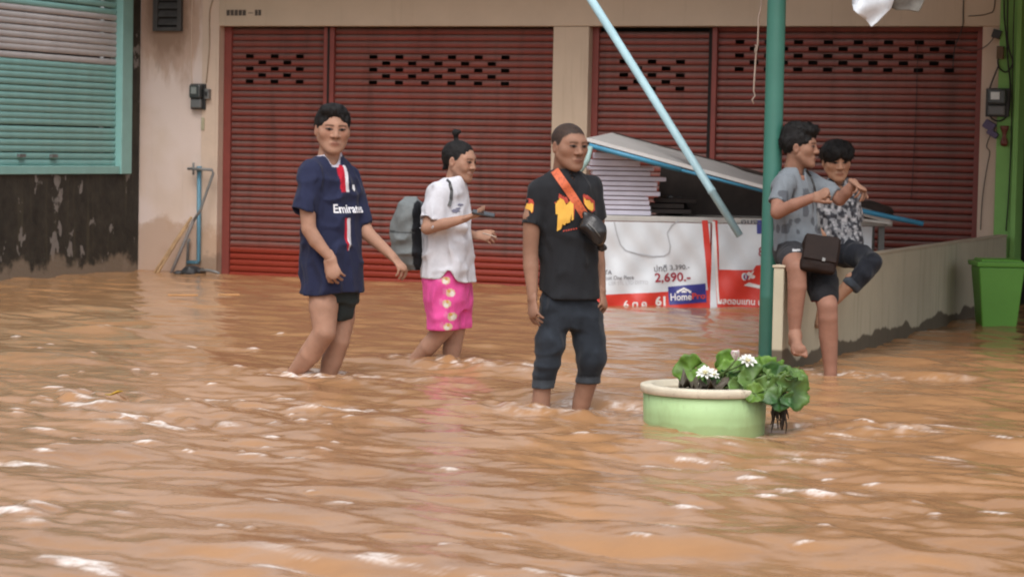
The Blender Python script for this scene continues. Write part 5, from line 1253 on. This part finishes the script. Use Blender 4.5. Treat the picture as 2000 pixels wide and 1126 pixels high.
# ---- woman with the backpack, looking at her phone
P = Person('person', 'woman in a white t-shirt and pink shorts holding a phone', (860, 708), 14.62, SK)
yaw = math.radians(68)
P.head(899, 315, .02, 60, -8, 0, 1.0, 'bun', smile=1.0, neck=(884, 362, .03), neck_r=.045, brow=.8)
P.body.loft(st(P, [(884, 362, .10, .06), (876, 385, .13, .075), (874, 430, .125, .095), (875, 530, .14, .11), (876, 560, .13, .1)]), yaw)
P.limb([(856, 378, -.12), (840, 425, -.17), (834, 446, -.19), (868, 437, -.24), (908, 427, -.26)], [.042, .038, .036, .034, .023])
P.limb([(892, 385, .14), (893, 440, .17), (905, 452, .16), (930, 461, .08)], [.042, .038, .034, .023])
wr, Rh = P.hand((907, 427, -.26), (950, 414, -.28), (.15, -.1, -1), True, .92, curl=(12, 28, 25), thumb=30)
P.hand((929, 460, .08), (962, 461, .04), (.2, -.75, .45), False, .90, curl=(34, 30, 18), thumb=30)
P.limb([(872, 545, -.05), (872, 600, -.055), (868, 640, -.05), (836, 677, -.02), (812, 702, .02), (800, 722, .05), (795, 760, .07)], [.085, .072, .058, .053, .041, .035, .03])
P.limb([(882, 545, .06), (888, 600, .06), (889, 640, .05), (883, 680, .05), (880, 715, .05), (878, 770, .05)], [.095, .078, .061, .056, .045, .034])
P.limb([(878, 814, .05), (892, 818, -.03)], [.035, .028]); P.limb([(795, 760, .07), (806, 815, .07), (820, 818, .05)], [.03, .028, .025])
P.finish()
a1, b1 = P.p(856, 378, -.12), P.p(842, 432, -.17); a2, b2 = P.p(892, 378, .14), P.p(893, 435, .17)
sh = shirt_vol(0.0068, [(a1, b1, .065, .078, .05), (a2, b2, .06, .068, .05)],
    st(P, [(886, 345, .060, .055), (881, 353, .095, .072), (876, 364, .13, .09), (872, 380, .155, .108), (871, 400, .165, .122), (872, 430, .17, .135), (874, 480, .172, .148), (875, 530, .180, .153), (875, 560, .186, .157)]), yaw, 2.2)
sh.cone(P.p(868, 440, -.16), P.p(905, 445, -.12), .035, .03, .04)
hz = P.p(875, 546)[2]; sx_ = P.p(878, 540)[0]
sh.cut(lambda p: hz+.065*np.exp(-((p[..., 0]-sx_)/.035)**2)*(p[..., 1] < 0)-.012*np.clip((p[..., 0]-sx_)/.1, 0, 1)+.01*np.clip((sx_-p[..., 0])/.1, 0, 1)-p[..., 2])
sh.cone(P.p(884, 344, .03), P.p(884, 362, .03), .050, .046, .0, 'sub'); sh.cone(P.p(888, 346, .0), P.p(896, 366, -.03), .036, .018, .005, 'sub')
sh.fold = folds(.016, 21.0)
wshirt, smesh = P.cloth('shirt', sh, (.57, .57, .61))
m_grey_print = mat('grey_shirt_print', (.16, .16, .22), .7, .2, 40, 0)
Fv = A(math.sin(yaw), -math.cos(yaw), 0); Lx = A(math.cos(yaw), math.sin(yaw), 0)
ring = [(0.04*math.cos(a)*1.2, .022*math.sin(a)) for a in np.linspace(0, 2*math.pi, 21)[:-1]]
for (x_, y_, sc) in ((888, 414, .5), (897, 402, .35), (893, 409, .3)):
    P.decal('print', poly_geo([(q[0]*sc*(.7+.5*random.random()), q[1]*sc*(.6+.7*random.random())) for q in ring]), smesh, m_grey_print, wshirt, P.p(x_, y_, -.4), (1, 0, 0), (0, 0, 1), (0, 1, 0))
so = Vol(0.0068)
so.loft(st(P, [(874, 505, .15, .125), (874, 545, .162, .138), (875, 585, .160, .134), (876, 605, .14, .12)]), yaw, .02)
so.cone(P.p(867, 570, -.055), P.p(865, 655, -.065), .108, .100, .03); so.cone(P.p(887, 570, .06), P.p(891, 652, .06), .100, .094, .03)
hs_ = P.p(877, 642)[2]; so.cut(lambda p: hs_+.03*(p[..., 0]-P.p(877, 642)[0])-p[..., 2])
so.fold = folds(.009, 31.0)
dotc = [(871, 547, .026), (880, 571, .028), (873, 592, .027), (883, 617, .029), (875, 637, .026)]
def paint2(V, C):
    for k, (x, y, r) in enumerate(dotc):
        q = P.p(x, y, -.13); d = np.hypot((V[:, 0]-q[0]), (V[:, 2]-q[2])*1.15); mk = (d < r) & (V[:, 1] < .0); C[mk] = (.62, .48, .30)
        off = .010 if k % 2 else -.004; d2 = np.hypot(V[:, 0]-q[0]-off, V[:, 2]-q[2]+.006); C[(d2 < r*.55) & mk] = (.68, .64, .58)
        d3 = np.hypot(V[:, 0]-q[0]+off*.8, V[:, 2]-q[2]-.010); C[(d3 < r*.35) & mk] = (.55, .30, .08)
        dl = np.hypot((V[:, 0]-q[0]+.035)/1.0, (V[:, 2]-q[2]-.01)/1.6); C[(dl < .012) & (V[:, 1] < 0)] = (.70, .16, .36)
    return C
P.cloth('shorts', so, (.70, .085, .31), paint=paint2)
# phone in the right hand, thin white thing in the left
ph = empty('phone', P.o+Vector(P.p(945, 418, -.28)), 'black phone held out in the hand of the woman in white', 'phone')
cph = P.o+Vector(P.p(944, 417, -.285)); Rp = Matrix.Rotation(Rr(10), 3, 'Y') @ Matrix.Rotation(Rr(14), 3, 'X')
MB().box(cph, 0.135, 0.07, 0.012, R=Rp).build('case', m_black, ph, 0.004); MB().box(cph+Rp@Vector((0, 0, .0058)), 0.125, 0.062, 0.001, R=Rp).build('screen', mat('phone_glass', (.02, .022, .025), .08, .1, 5, 0), ph)
pa, pb = P.o+Vector(P.p(943, 455, .0)), P.o+Vector(P.p(970, 463, -.02)); b = MB(); b.tube([pa, pb], .004, 6); o = centre(b.build('thin_stick', m_string)); tag(o, 'thin pale stick held in the far hand of the woman in white', 'stick')
# backpack
bp_ = empty('backpack', P.o+Vector(P.p(800, 520, 0)), 'grey backpack on the back of the woman in white', 'backpack')
m_pack = attr_mat('backpack_fabric', .75, .2, 200, spec=.25, wrinkle=.5, var=.12)
bv = Vol(.0075); fy = math.radians(68)
bv.loft(st(P, [(806, 388, .05, .03), (805, 396, .10, .055), (801, 420, .125, .075), (799, 460, .135, .092), (800, 495, .135, .09), (804, 515, .11, .065), (808, 523, .07, .035)]), fy, .02, e=2.6)
bv.cone(P.p(778, 470, -.08), P.p(786, 505, -.07), .03, .032, .02); bv.fold = folds(.014, 41.0, (9, 9, 5))
def paintp(V, C):
    f_ = (V-P.p(826, 450))@A(math.sin(fy), -math.cos(fy), 0); C[f_ > -.008] = (.012, .013, .016)
    z1_, z2_ = P.p(800, 446)[2], P.p(800, 402)[2]; C[(np.abs(V[:, 2]-z1_-.02*np.sin(V[:, 1]*12)) < .006) & (V[:, 0] < P.p(812, 450)[0])] = (.05, .055, .058); return C
V, Fc = bv.mesh(); V = smooth_mesh(V, Fc, 2); C = paintp(V, np.tile(A(.155, .17, .172), (len(V), 1))); V = V+A(P.o-bp_.location); npmesh('bag', V, Fc, m_pack, bp_, C)
def strap_on(person, pix, meshes, r, m, parent, name, lift=.006, width=.02):
    """a band that follows garments: photo path at the front surface of the given mesh"""
    V, Fc = meshes; t = BVHTree.FromPolygons([tuple(q) for q in V], [tuple(int(i) for i in q) for q in Fc]); L_, R_ = [], []
    pts = []
    for i in range(len(pix)-1):
        for k in range(6): s_ = k/6; pts.append(tuple(pix[i][j]*(1-s_)+pix[i+1][j]*s_ for j in (0, 1)))
    pts.append(pix[-1][:2]); P3 = []
    for (x, y) in pts:
        q = Vector(person.p(x, y, -.8)); d = (Vector(person.p(x, y, .8))-q).normalized(); hit, nn, _, _ = t.ray_cast(q, d)
        if hit is not None: P3.append(hit-d*lift)
    b = MB(); vs = []; 
    for i, p in enumerate(P3):
        tg = (P3[min(i+1, len(P3)-1)]-P3[max(i-1, 0)]).normalized(); sd_ = tg.cross(Vector((0, 1, 0))).normalized()*width; out = Vector((0, -.004, 0))
        vs += [p-sd_, p-sd_+out, p+sd_+out, p+sd_]
    fs = []
    for i in range(len(P3)-1):
        for k in range(4): a_ = i*4; fs.append((a_+k, a_+(k+1) % 4, a_+4+(k+1) % 4, a_+4+k))
    b.add([p+person.o for p in vs], fs, False); return b.build(name, m, parent)
strap_on(P, [(872, 351), (878, 357), (882, 372), (881, 390), (877, 402)], smesh, .01, m_black, bp_, 'strap', width=.010)
b = MB(); b.tube([P.o+Vector(P.p(768, 480, -.05)), P.o+Vector(P.p(766, 495, -.05)), P.o+Vector(P.p(770, 508, -.04))], .004, 6); b.build('drawcord', m_ink_w, bp_)

# ---- man in the black t-shirt with the sling bag
P = Person('person', 'man in a black flame-print t-shirt and rolled-up dark jeans', (1095, 795), 12.23, SKD)
yaw = math.radians(24)
P.head(1112, 286, -.03, 33, -4, 0, 1.0, 'crop', neck=(1104, 345, .02), neck_r=.056, beard=.25, hairmat=m_cropped, brow=.8)
P.body.loft(st(P, [(1104, 345, .12, .07), (1101, 372, .145, .085), (1108, 460, .13, .095), (1112, 590, .135, .095)]), yaw)
P.limb([(1052, 375, -.06), (1039, 425, -.09), (1036, 492, -.08), (1037, 520, -.09), (1040, 577, -.12)], [.048, .045, .038, .039, .026])
P.limb([(1156, 370, .06), (1164, 425, .08), (1166, 490, .08), (1168, 515, .07), (1174, 563, .04)], [.048, .044, .037, .037, .025])
P.hand((1040, 577, -.12), (1042, 625, -.15), (-.8, -.5, .0), True, 1.0, curl=(16, 26, 18), thumb=20)
P.hand((1174, 562, .04), (1181, 602, .0), (.85, -.35, .0), False, .98, curl=(22, 30, 20), thumb=25)
P.limb([(1066, 700, -.06), (1060, 745, -.06), (1056, 790, -.05), (1056, 830, -.05), (1056, 900, -.05)], [.042, .044, .046, .040, .035])
P.limb([(1152, 690, -.01), (1146, 745, .0), (1136, 785, .02), (1129, 815, .03), (1120, 890, .03)], [.055, .052, .046, .038, .033])
P.limb([(1056, 915, -.05), (1062, 925, -.20)], [.04, .03]); P.limb([(1120, 915, .03), (1128, 920, -.10)], [.04, .03])
P.finish()
a1, b1 = P.p(1056, 372, -.06), P.p(1037, 443, -.10); a2, b2 = P.p(1152, 368, .06), P.p(1165, 432, .08)
sh = shirt_vol(0.0068, [(a1, b1, .058, .054, .12), (a2, b2, .064, .060, .12)],
    st(P, [(1107, 330, .066, .062), (1104, 338, .098, .075), (1101, 348, .132, .092), (1100, 362, .158, .108), (1101, 390, .165, .118), (1105, 430, .158, .119), (1109, 480, .151, .117), (1110, 530, .150, .117), (1110, 570, .156, .121), (1110, 595, .160, .124)]), yaw)
hz = P.p(1110, 583)[2]; sh.cut(lambda p: hz+.04*np.clip(-(p[..., 0]-P.p(1080, 583)[0])/.06, 0, 1)-p[..., 2])
sh.cone(P.p(1106, 326, .02), P.p(1106, 352, .01), .060, .054, .0, 'sub'); sh.cone(P.p(1112, 332, -.03), P.p(1116, 352, -.07), .045, .028, .005, 'sub')
sh.fold = folds(.010, 51.0)
bshirt, smesh = P.cloth('shirt', sh, (.016, .017, .020))
m_fl_y = mat('yellow_flame_print', (.72, .40, .06), .7, .08, 20, 0); m_fl_r = mat('red_flame_print', (.42, .05, .03), .7, .2, 20, 0)
S3 = FPX/12.23
def shapes(poly, m, name, o, sc, lift):
    g_ = poly_geo([((x)/S3*sc, (-y)/S3*sc) for x, y in poly]); P.decal(name, g_, smesh, m, bshirt, o, (1, 0, 0), (0, 0, 1), (0, 1, 0), lift)
def px0(x, y): return P.p(x, y, -.3)
letters = [[(1086, 398), (1087, 420), (1091, 420), (1090, 453), (1098, 448), (1099, 419), (1102, 416), (1102, 440), (1106, 441), (1107, 420), (1110, 419), (1111, 437), (1115, 435), (1115, 418), (1118, 418), (1118, 432), (1122, 430), (1121, 400), (1116, 393), (1112, 403), (1106, 400), (1102, 392), (1098, 394), (1094, 388), (1093, 401)],
           [(1141, 386), (1143, 400), (1150, 409), (1158, 413), (1161, 409), (1160, 396), (1156, 398), (1152, 391), (1150, 397), (1145, 391)]]
flames = [[(1084, 397), (1085, 400), (1092, 400), (1093, 386), (1096, 392), (1100, 393), (1103, 388), (1104, 397), (1111, 401), (1115, 391), (1121, 399), (1123, 431), (1124, 398), (1120, 388), (1117, 394), (1112, 396), (1109, 388), (1106, 396), (1102, 384), (1099, 389), (1093, 379), (1091, 394)],
          [(1139, 383), (1141, 398), (1148, 408), (1158, 416), (1164, 412), (1163, 394), (1158, 390), (1156, 393), (1152, 384), (1150, 391), (1144, 386), (1141, 380)]]
for l_ in flames: shapes([(x-1100, y-410) for x, y in l_], m_fl_r, 'flame_print', px0(1100, 410), 1.0, .004)
for l_ in letters: shapes([(x-1100, y-410) for x, y in l_], m_fl_y, 'flame_lettering', px0(1100, 410), 1.0, .006)
shapes([(x-1030, y-405) for x, y in [(1018, 398), (1018, 412), (1022, 410), (1030, 411), (1036, 413), (1039, 418), (1042, 414), (1043, 398), (1040, 391), (1037, 395), (1033, 389), (1030, 396), (1025, 391), (1022, 397)]], m_fl_r, 'flame_print', px0(1030, 405), 1.0, .004)
shapes([(x-1030, y-405) for x, y in [(1018, 400), (1018, 413), (1022, 409), (1030, 410), (1036, 412), (1039, 417), (1041, 413), (1042, 401), (1038, 398), (1034, 400), (1029, 399), (1024, 400)]], m_fl_y, 'flame_lettering', px0(1030, 405), 1.0, .006)
for k in range(6): shapes([(x, y) for x, y in [(0, 0), (3, -1), (3, 2), (0, 3)]], m_fl_r, 'small_print', px0(1101+k*5, 452-k*.9), 1.0, .004)
# jeans rolled above the calf
so = Vol(0.0072)
so.loft(st(P, [(1111, 560, .140, .100), (1112, 590, .150, .108), (1113, 615, .155, .112), (1114, 640, .13, .10)]), yaw, .03)
so.chain([P.p(1087, 612, -.03), P.p(1075, 665, -.06), P.p(1070, 705, -.07), P.p(1063, 738, -.06)], [.088, .072, .066, .056], .03)
so.chain([P.p(1136, 612, .03), P.p(1150, 665, -.01), P.p(1155, 700, -.03), P.p(1150, 732, -.01)], [.088, .078, .074, .058], .03)
so.cone(P.p(1062, 738, -.06), P.p(1059, 757, -.06), .057, .058, .004); so.cone(P.p(1150, 732, -.01), P.p(1148, 750, -.005), .060, .060, .004)
so.cone(P.p(1114, 652, -.02), P.p(1114, 690, -.02), .004, .03, .02, 'sub')
za, zb_ = P.p(1060, 755)[2], P.p(1149, 748)[2]; xm = P.p(1112, 700)[0]; so.cut(lambda p: np.where(p[..., 0] < xm, za, zb_)-p[..., 2])
so.fold = folds(.010, 61.0, (7, 7, 9), (5, 5, 14))
def paintj(V, C):
    n = np.clip(.5+.9*vnoise(V*A(6, 6, 3)), 0, 1); C[:] = C*(.7+.7*n)[:, None]
    zc_ = np.where(V[:, 0] < xm, P.p(1061, 737)[2], P.p(1150, 731)[2]); C[V[:, 2] < zc_] = (.036, .042, .050); C[np.abs(V[:, 2]-zc_) < .005] = (.010, .012, .016)
    return C
P.cloth('jeans', so, (.016, .020, .027), m_denim, paint=paintj)
# sling bag
sb = empty('sling_bag', P.o+Vector(P.p(1160, 490, -.15)), 'black sling bag with an orange strap worn by the man in black', 'bag')
m_orange = mat('orange_strap', (.60, .13, .05), .6, .15, 40, .1, 120); t = NT(m_orange); t.over(t.ramp(t.noise(60, detail=3), .50, .62, 0, .55), (.28, .05, .03))
strap_on(P, [(1083, 332), (1092, 345), (1104, 362), (1118, 383), (1132, 405), (1143, 422)], smesh, .01, m_orange, sb, 'strap', .008, .021)
vb = Vol(.006); Ra = np.array(Matrix.Rotation(math.radians(-50), 3, 'Y'))
vb.ell(P.p(1160, 448, -.13), (.088, .034, .055), .01, 'add', np.array(Matrix.Rotation(Rr(52), 3, 'Y'))); vb.ell(P.p(1152, 440, -.13), (.05, .034, .05), .01); vb.ell(P.p(1163, 456, -.15), (.06, .03, .04), .02, 'add', np.array(Matrix.Rotation(Rr(60), 3, 'Y')))
vb.cone(P.p(1146, 424, -.12), P.p(1142, 418, -.12), .022, .018, .01); vb.cone(P.p(1170, 470, -.12), P.p(1176, 482, -.08), .03, .018, .02); vb.fold = folds(.011, 71.0, (14, 14, 14), (12, 12, 12))
V, Fc = vb.mesh(); V = smooth_mesh(V, Fc, 2)+A(P.o-sb.location); npmesh('pouch', V, Fc, m_sack, sb)
b = MB(); b.tube([P.o+Vector(P.p(1148, 436, -.175)), P.o+Vector(P.p(1160, 446, -.19)), P.o+Vector(P.p(1172, 462, -.18))], .003, 6); b.build('zip', m_metalgrey, sb)
# ---- young man in grey sitting on the end of the low wall
P = Person('person', 'young man in a grey t-shirt sitting on the wall end with one bare foot dangling', (1560, 722), 14.85, SKD)
yaw = math.radians(52)
P.head(1563, 288, .0, 72, 0, 0, 1.04, 'quiff', neck=(1550, 342, .03), neck_r=.054, beard=.2)
P.body.loft(st(P, [(1551, 342, .11, .07), (1550, 365, .145, .085), (1555, 420, .13, .10), (1560, 480, .135, .11), (1562, 505, .13, .10)]), yaw)
P.limb([(1532, 358, -.14), (1520, 395, -.22), (1518, 415, -.27), (1550, 400, -.33), (1590, 385, -.36)], [.048, .043, .040, .037, .027])
P.limb([(1586, 352, .10), (1618, 374, .06), (1640, 389, .02), (1655, 374, -.02), (1668, 357, -.05)], [.045, .042, .040, .037, .026])
P.hand((1589, 385, -.36), (1618, 374, -.42), (.1, -.8, .6), True, .98, curl=(62, 70, 40), thumb=25)
P.hand((1667, 357, -.05), (1680, 366, -.10), (.45, -.2, .9), False, .98, curl=(50, 25, 15), thumb=30, fan=(0, 0, 12, 20))
P.limb([(1545, 492, -.02), (1552, 512, -.28), (1556, 524, -.40), (1557, 560, -.41), (1553, 610, -.40), (1552, 650, -.40), (1553, 664, -.42)], [.095, .075, .058, .056, .046, .034, .036])
P.limb([(1588, 492, .0), (1604, 545, -.24), (1616, 598, -.42), (1617, 620, -.42), (1618, 655, -.40), (1621, 700, -.40), (1622, 725, -.40), (1622, 800, -.40)], [.095, .078, .060, .058, .057, .044, .038, .036])
P.limb([(1622, 820, -.40), (1630, 832, -.52)], [.038, .03])
# the dangling bare foot with its toes
foot = Vol(.004); a_, h_ = P.p(1553, 655, -.41), P.p(1551, 668, -.36)
foot.cone(P.p(1553, 640, -.40), a_, .032, .033, .01); foot.cone(a_, h_, .031, .028, .02)
foot.cone(a_, P.p(1560, 682, -.52), .032, .028, .03); foot.cone(h_, P.p(1556, 686, -.50), .026, .026, .03); foot.cone(P.p(1553, 682, -.49), P.p(1567, 682, -.52), .020, .022, .03)
for k in range(5):
    x = 1549+k*5.6; L = [.020, .023, .026, .028, .032][k]; rr = [.0085, .009, .0095, .010, .0135][k]; b0 = P.p(x+1, 684+.4*k, -.52); foot.cone(b0, b0+A(.002, -.6*L, -.75*L), rr*1.05, rr, .005)
V, Fc = foot.mesh(); P.parts.append((V, Fc, A(*SKD)*A(1.02, .98, .98)))
P.finish(lambda V, C: C*A(1.0, .93, .95))
a1, b1 = P.p(1534, 358, -.14), P.p(1520, 398, -.21); a2, b2 = P.p(1584, 352, .10), P.p(1630, 382, .04)
sh = shirt_vol(0.0068, [(a1, b1, .064, .062, .10), (a2, b2, .058, .056, .08)],
    st(P, [(1553, 326, .062, .058), (1551, 335, .10, .075), (1549, 347, .14, .092), (1549, 362, .16, .108), (1551, 390, .163, .118), (1556, 430, .158, .122), (1560, 465, .16, .13), (1561, 488, .162, .135)]), yaw)
sh.cone(P.p(1551, 322, .02), P.p(1551, 348, .02), .056, .052, .0, 'sub'); sh.cone(P.p(1557, 330, -.02), P.p(1562, 350, -.05), .04, .024, .005, 'sub'); sh.fold = folds(.009, 81.0)
def paintg(V, C):
    m = (V[:, 1] < .05) & (V[:, 2] < P.p(1560, 368)[2]) & (V[:, 2] > P.p(1560, 455)[2]); n = vnoise(V*A(24, 24, 18)); C[m & (n > .18)] = (.085, .092, .105); return C
gs, smesh = P.cloth('shirt', sh, (.165, .185, .205), paint=paintg)
so = Vol(0.0068)
so.loft(st(P, [(1560, 470, .15, .12), (1562, 490, .16, .13), (1564, 512, .15, .12)]), yaw, .03)
so.cone(P.p(1545, 492, -.02), P.p(1550, 506, -.26), .100, .082, .03); so.cone(P.p(1588, 494, .0), P.p(1607, 556, -.29), .105, .092, .03)
so.cone(P.p(1607, 556, -.29), P.p(1611, 582, -.36), .092, .084, .02)
zc_ = P.p(1608, 585)[2]; so.cut(lambda p: zc_+.012*np.sin(p[..., 0]*20)-p[..., 2]); so.fold = folds(.008, 91.0)
def paints(V, C):
    m = (V[:, 0] < P.p(1572, 500)[0]); C[m] = (.030, .030, .034)
    d = np.abs(V[:, 2]-P.p(1548, 484)[2]-.02*(V[:, 0]-P.p(1548, 484)[0])); C[m & (d < .006) & (V[:, 0] > P.p(1536, 480)[0]) & (V[:, 0] < P.p(1552, 480)[0])] = (.45, .45, .46)
    C[(V[:, 2] < zc_+.014) & ~m] = (.16, .012, .015); return C
P.cloth('shorts', so, (.013, .013, .015), paint=paints)
# brown shoulder bag on his lap
bg_ = empty('shoulder_bag', P.o+Vector(P.p(1600, 535, -.40)), 'dark brown shoulder bag on the lap of the man in grey', 'bag')
m_leather = mat('dark_brown_leather', (.016, .0085, .0065), .6, .25, 12, .15, 60, spec=.2)
Rb = Matrix.Rotation(Rr(-14), 3, 'X') @ Matrix.Rotation(Rr(9), 3, 'Y'); cb = P.o+Vector(P.p(1601, 497, -.42))
bgv = Vol(.006); hx, hy, hz_ = .105, .030, .110
def bagf(p):
    q = np.abs(p)-A(hx-.02, hy-.018, hz_-.02)+.0; bulge = .012*np.cos(p[..., 0]*12)*np.cos(p[..., 2]*10)
    return np.linalg.norm(np.maximum(q, 0), axis=-1)+np.minimum(q.max(-1), 0)-.020-bulge
bgv._op(bagf, A(-.13, -.07, -.13), A(.13, .07, .13), 0.0, 'add'); bgv.fold = folds(.008, 121.0, (9, 9, 9), (8, 8, 8))
V, Fc = bgv.mesh(); V = smooth_mesh(V, Fc, 2); RbA = np.array(Rb); npmesh('bag_body', V@RbA.T+A(cb-bg_.location), Fc, m_leather, bg_); MB().box(cb+Rb@Vector((0, -.050, .028)), .200, .012, .150, R=Rb).build('flap', m_leather, bg_, .006)
MB().box(cb+Rb@Vector((.022, -.058, -.038)), .020, .008, .022, R=Rb).build('buckle', m_metalgrey, bg_, .003)
strap_on(P, [(1574, 333), (1582, 345), (1588, 360), (1592, 378)], smesh, .01, m_black, bg_, 'strap', .006, .010)
strap_on(P, [(1595, 408), (1598, 428), (1599, 448)], smesh, .01, m_black, bg_, 'strap', .006, .010)

# ---- young man in the patterned shirt beside him
P = Person('person', 'young man in a patterned shirt and dark trousers sitting behind his friend on the wall', (1640, 700), 15.60, (.36, .20, .13))
yaw = math.radians(18)
P.head(1634, 315, -.05, 8, -10, -3, 1.02, 'mop', neck=(1637, 362, .02), neck_r=.048)
P.body.loft(st(P, [(1637, 362, .10, .065), (1637, 385, .13, .08), (1640, 440, .12, .09), (1642, 495, .13, .10)]), yaw)
P.limb([(1662, 375, .05), (1668, 425, .10), (1664, 455, .16), (1655, 478, .12)], [.042, .038, .034, .026])
P.limb([(1608, 378, -.02), (1600, 425, .0), (1610, 460, -.08)], [.042, .038, .03])
P.hand((1655, 478, .12), (1652, 500, .05), (0, .5, .8), False, .95)
P.limb([(1664, 545, -.36), (1655, 560, -.37), (1636, 580, -.36), (1612, 604, -.34)], [.045, .042, .036, .034], .015)
P.limb([(1612, 604, -.34), (1602, 610, -.36), (1598, 634, -.42)], [.036, .034, .024], .02)
P.finish()
a1, b1 = P.p(1658, 374, .04), P.p(1668, 432, .09); a2, b2 = P.p(1612, 376, -.02), P.p(1602, 430, .0)
sh = shirt_vol(0.0068, [(a1, b1, .058, .060, .10), (a2, b2, .056, .058, .10)],
    st(P, [(1637, 348, .062, .056), (1637, 356, .10, .072), (1637, 367, .135, .09), (1638, 385, .148, .102), (1639, 430, .14, .108), (1642, 468, .145, .118), (1643, 482, .146, .12)]), yaw)
zc2 = P.p(1650, 476)[2]; sh.cut(lambda p: zc2-p[..., 2]); sh.cone(P.p(1637, 342, .02), P.p(1637, 366, .02), .052, .048, .0, 'sub'); sh.cone(P.p(1638, 346, -.03), P.p(1639, 372, -.08), .036, .016, .005, 'sub'); sh.fold = folds(.008, 101.0)
def paintq(V, C):
    n = vnoise(V*A(48, 48, 48))+.5*vnoise(V*95); C[n > .05] = (.065, .068, .08); C[n > .45] = (.03, .03, .036); C[n < -.55] = (.46, .46, .48)
    d1 = np.linalg.norm((V-P.p(1637, 350, .02))[:, :2], axis=1); C[(d1 < .066) & (V[:, 2] > P.p(1637, 358)[2])] = (.45, .45, .47); return C
P.cloth('shirt', sh, (.26, .265, .28), paint=paintq)
so = Vol(0.0068)
so.loft(st(P, [(1641, 468, .14, .11), (1642, 490, .155, .125), (1643, 512, .13, .11)]), yaw, .03)
so.chain([P.p(1650, 492, -.04), P.p(1685, 502, -.20), P.p(1703, 512, -.32)], [.095, .074, .064], .03); so.chain([P.p(1703, 512, -.32), P.p(1683, 536, -.36), P.p(1660, 560, -.37)], [.064, .062, .056], .02)
so.chain([P.p(1628, 492, .04), P.p(1606, 498, .28), P.p(1600, 508, .36)], [.09, .075, .065], .03); so.cone(P.p(1600, 508, .36), P.p(1598, 640, .36), .065, .05, .02)
ca, cd = P.p(1659, 561, -.37), P.p(1650, 570, -.372)-P.p(1659, 561, -.37); cd /= np.linalg.norm(cd)
so._op(lambda p: np.maximum(np.linalg.norm(p-ca, axis=-1)-.13, -((p-ca)@cd)), ca-.13, ca+.13, 0.0, 'sub')
so.fold = folds(.008, 111.0)
def paintr(V, C):
    al = (V-ca)@cd; r_ = np.linalg.norm(V-ca, axis=1); C[(al > -.045) & (r_ < .09)] = (.040, .048, .060); return C
P.cloth('trousers', so, (.012, .014, .020), m_denim, paint=paintr)
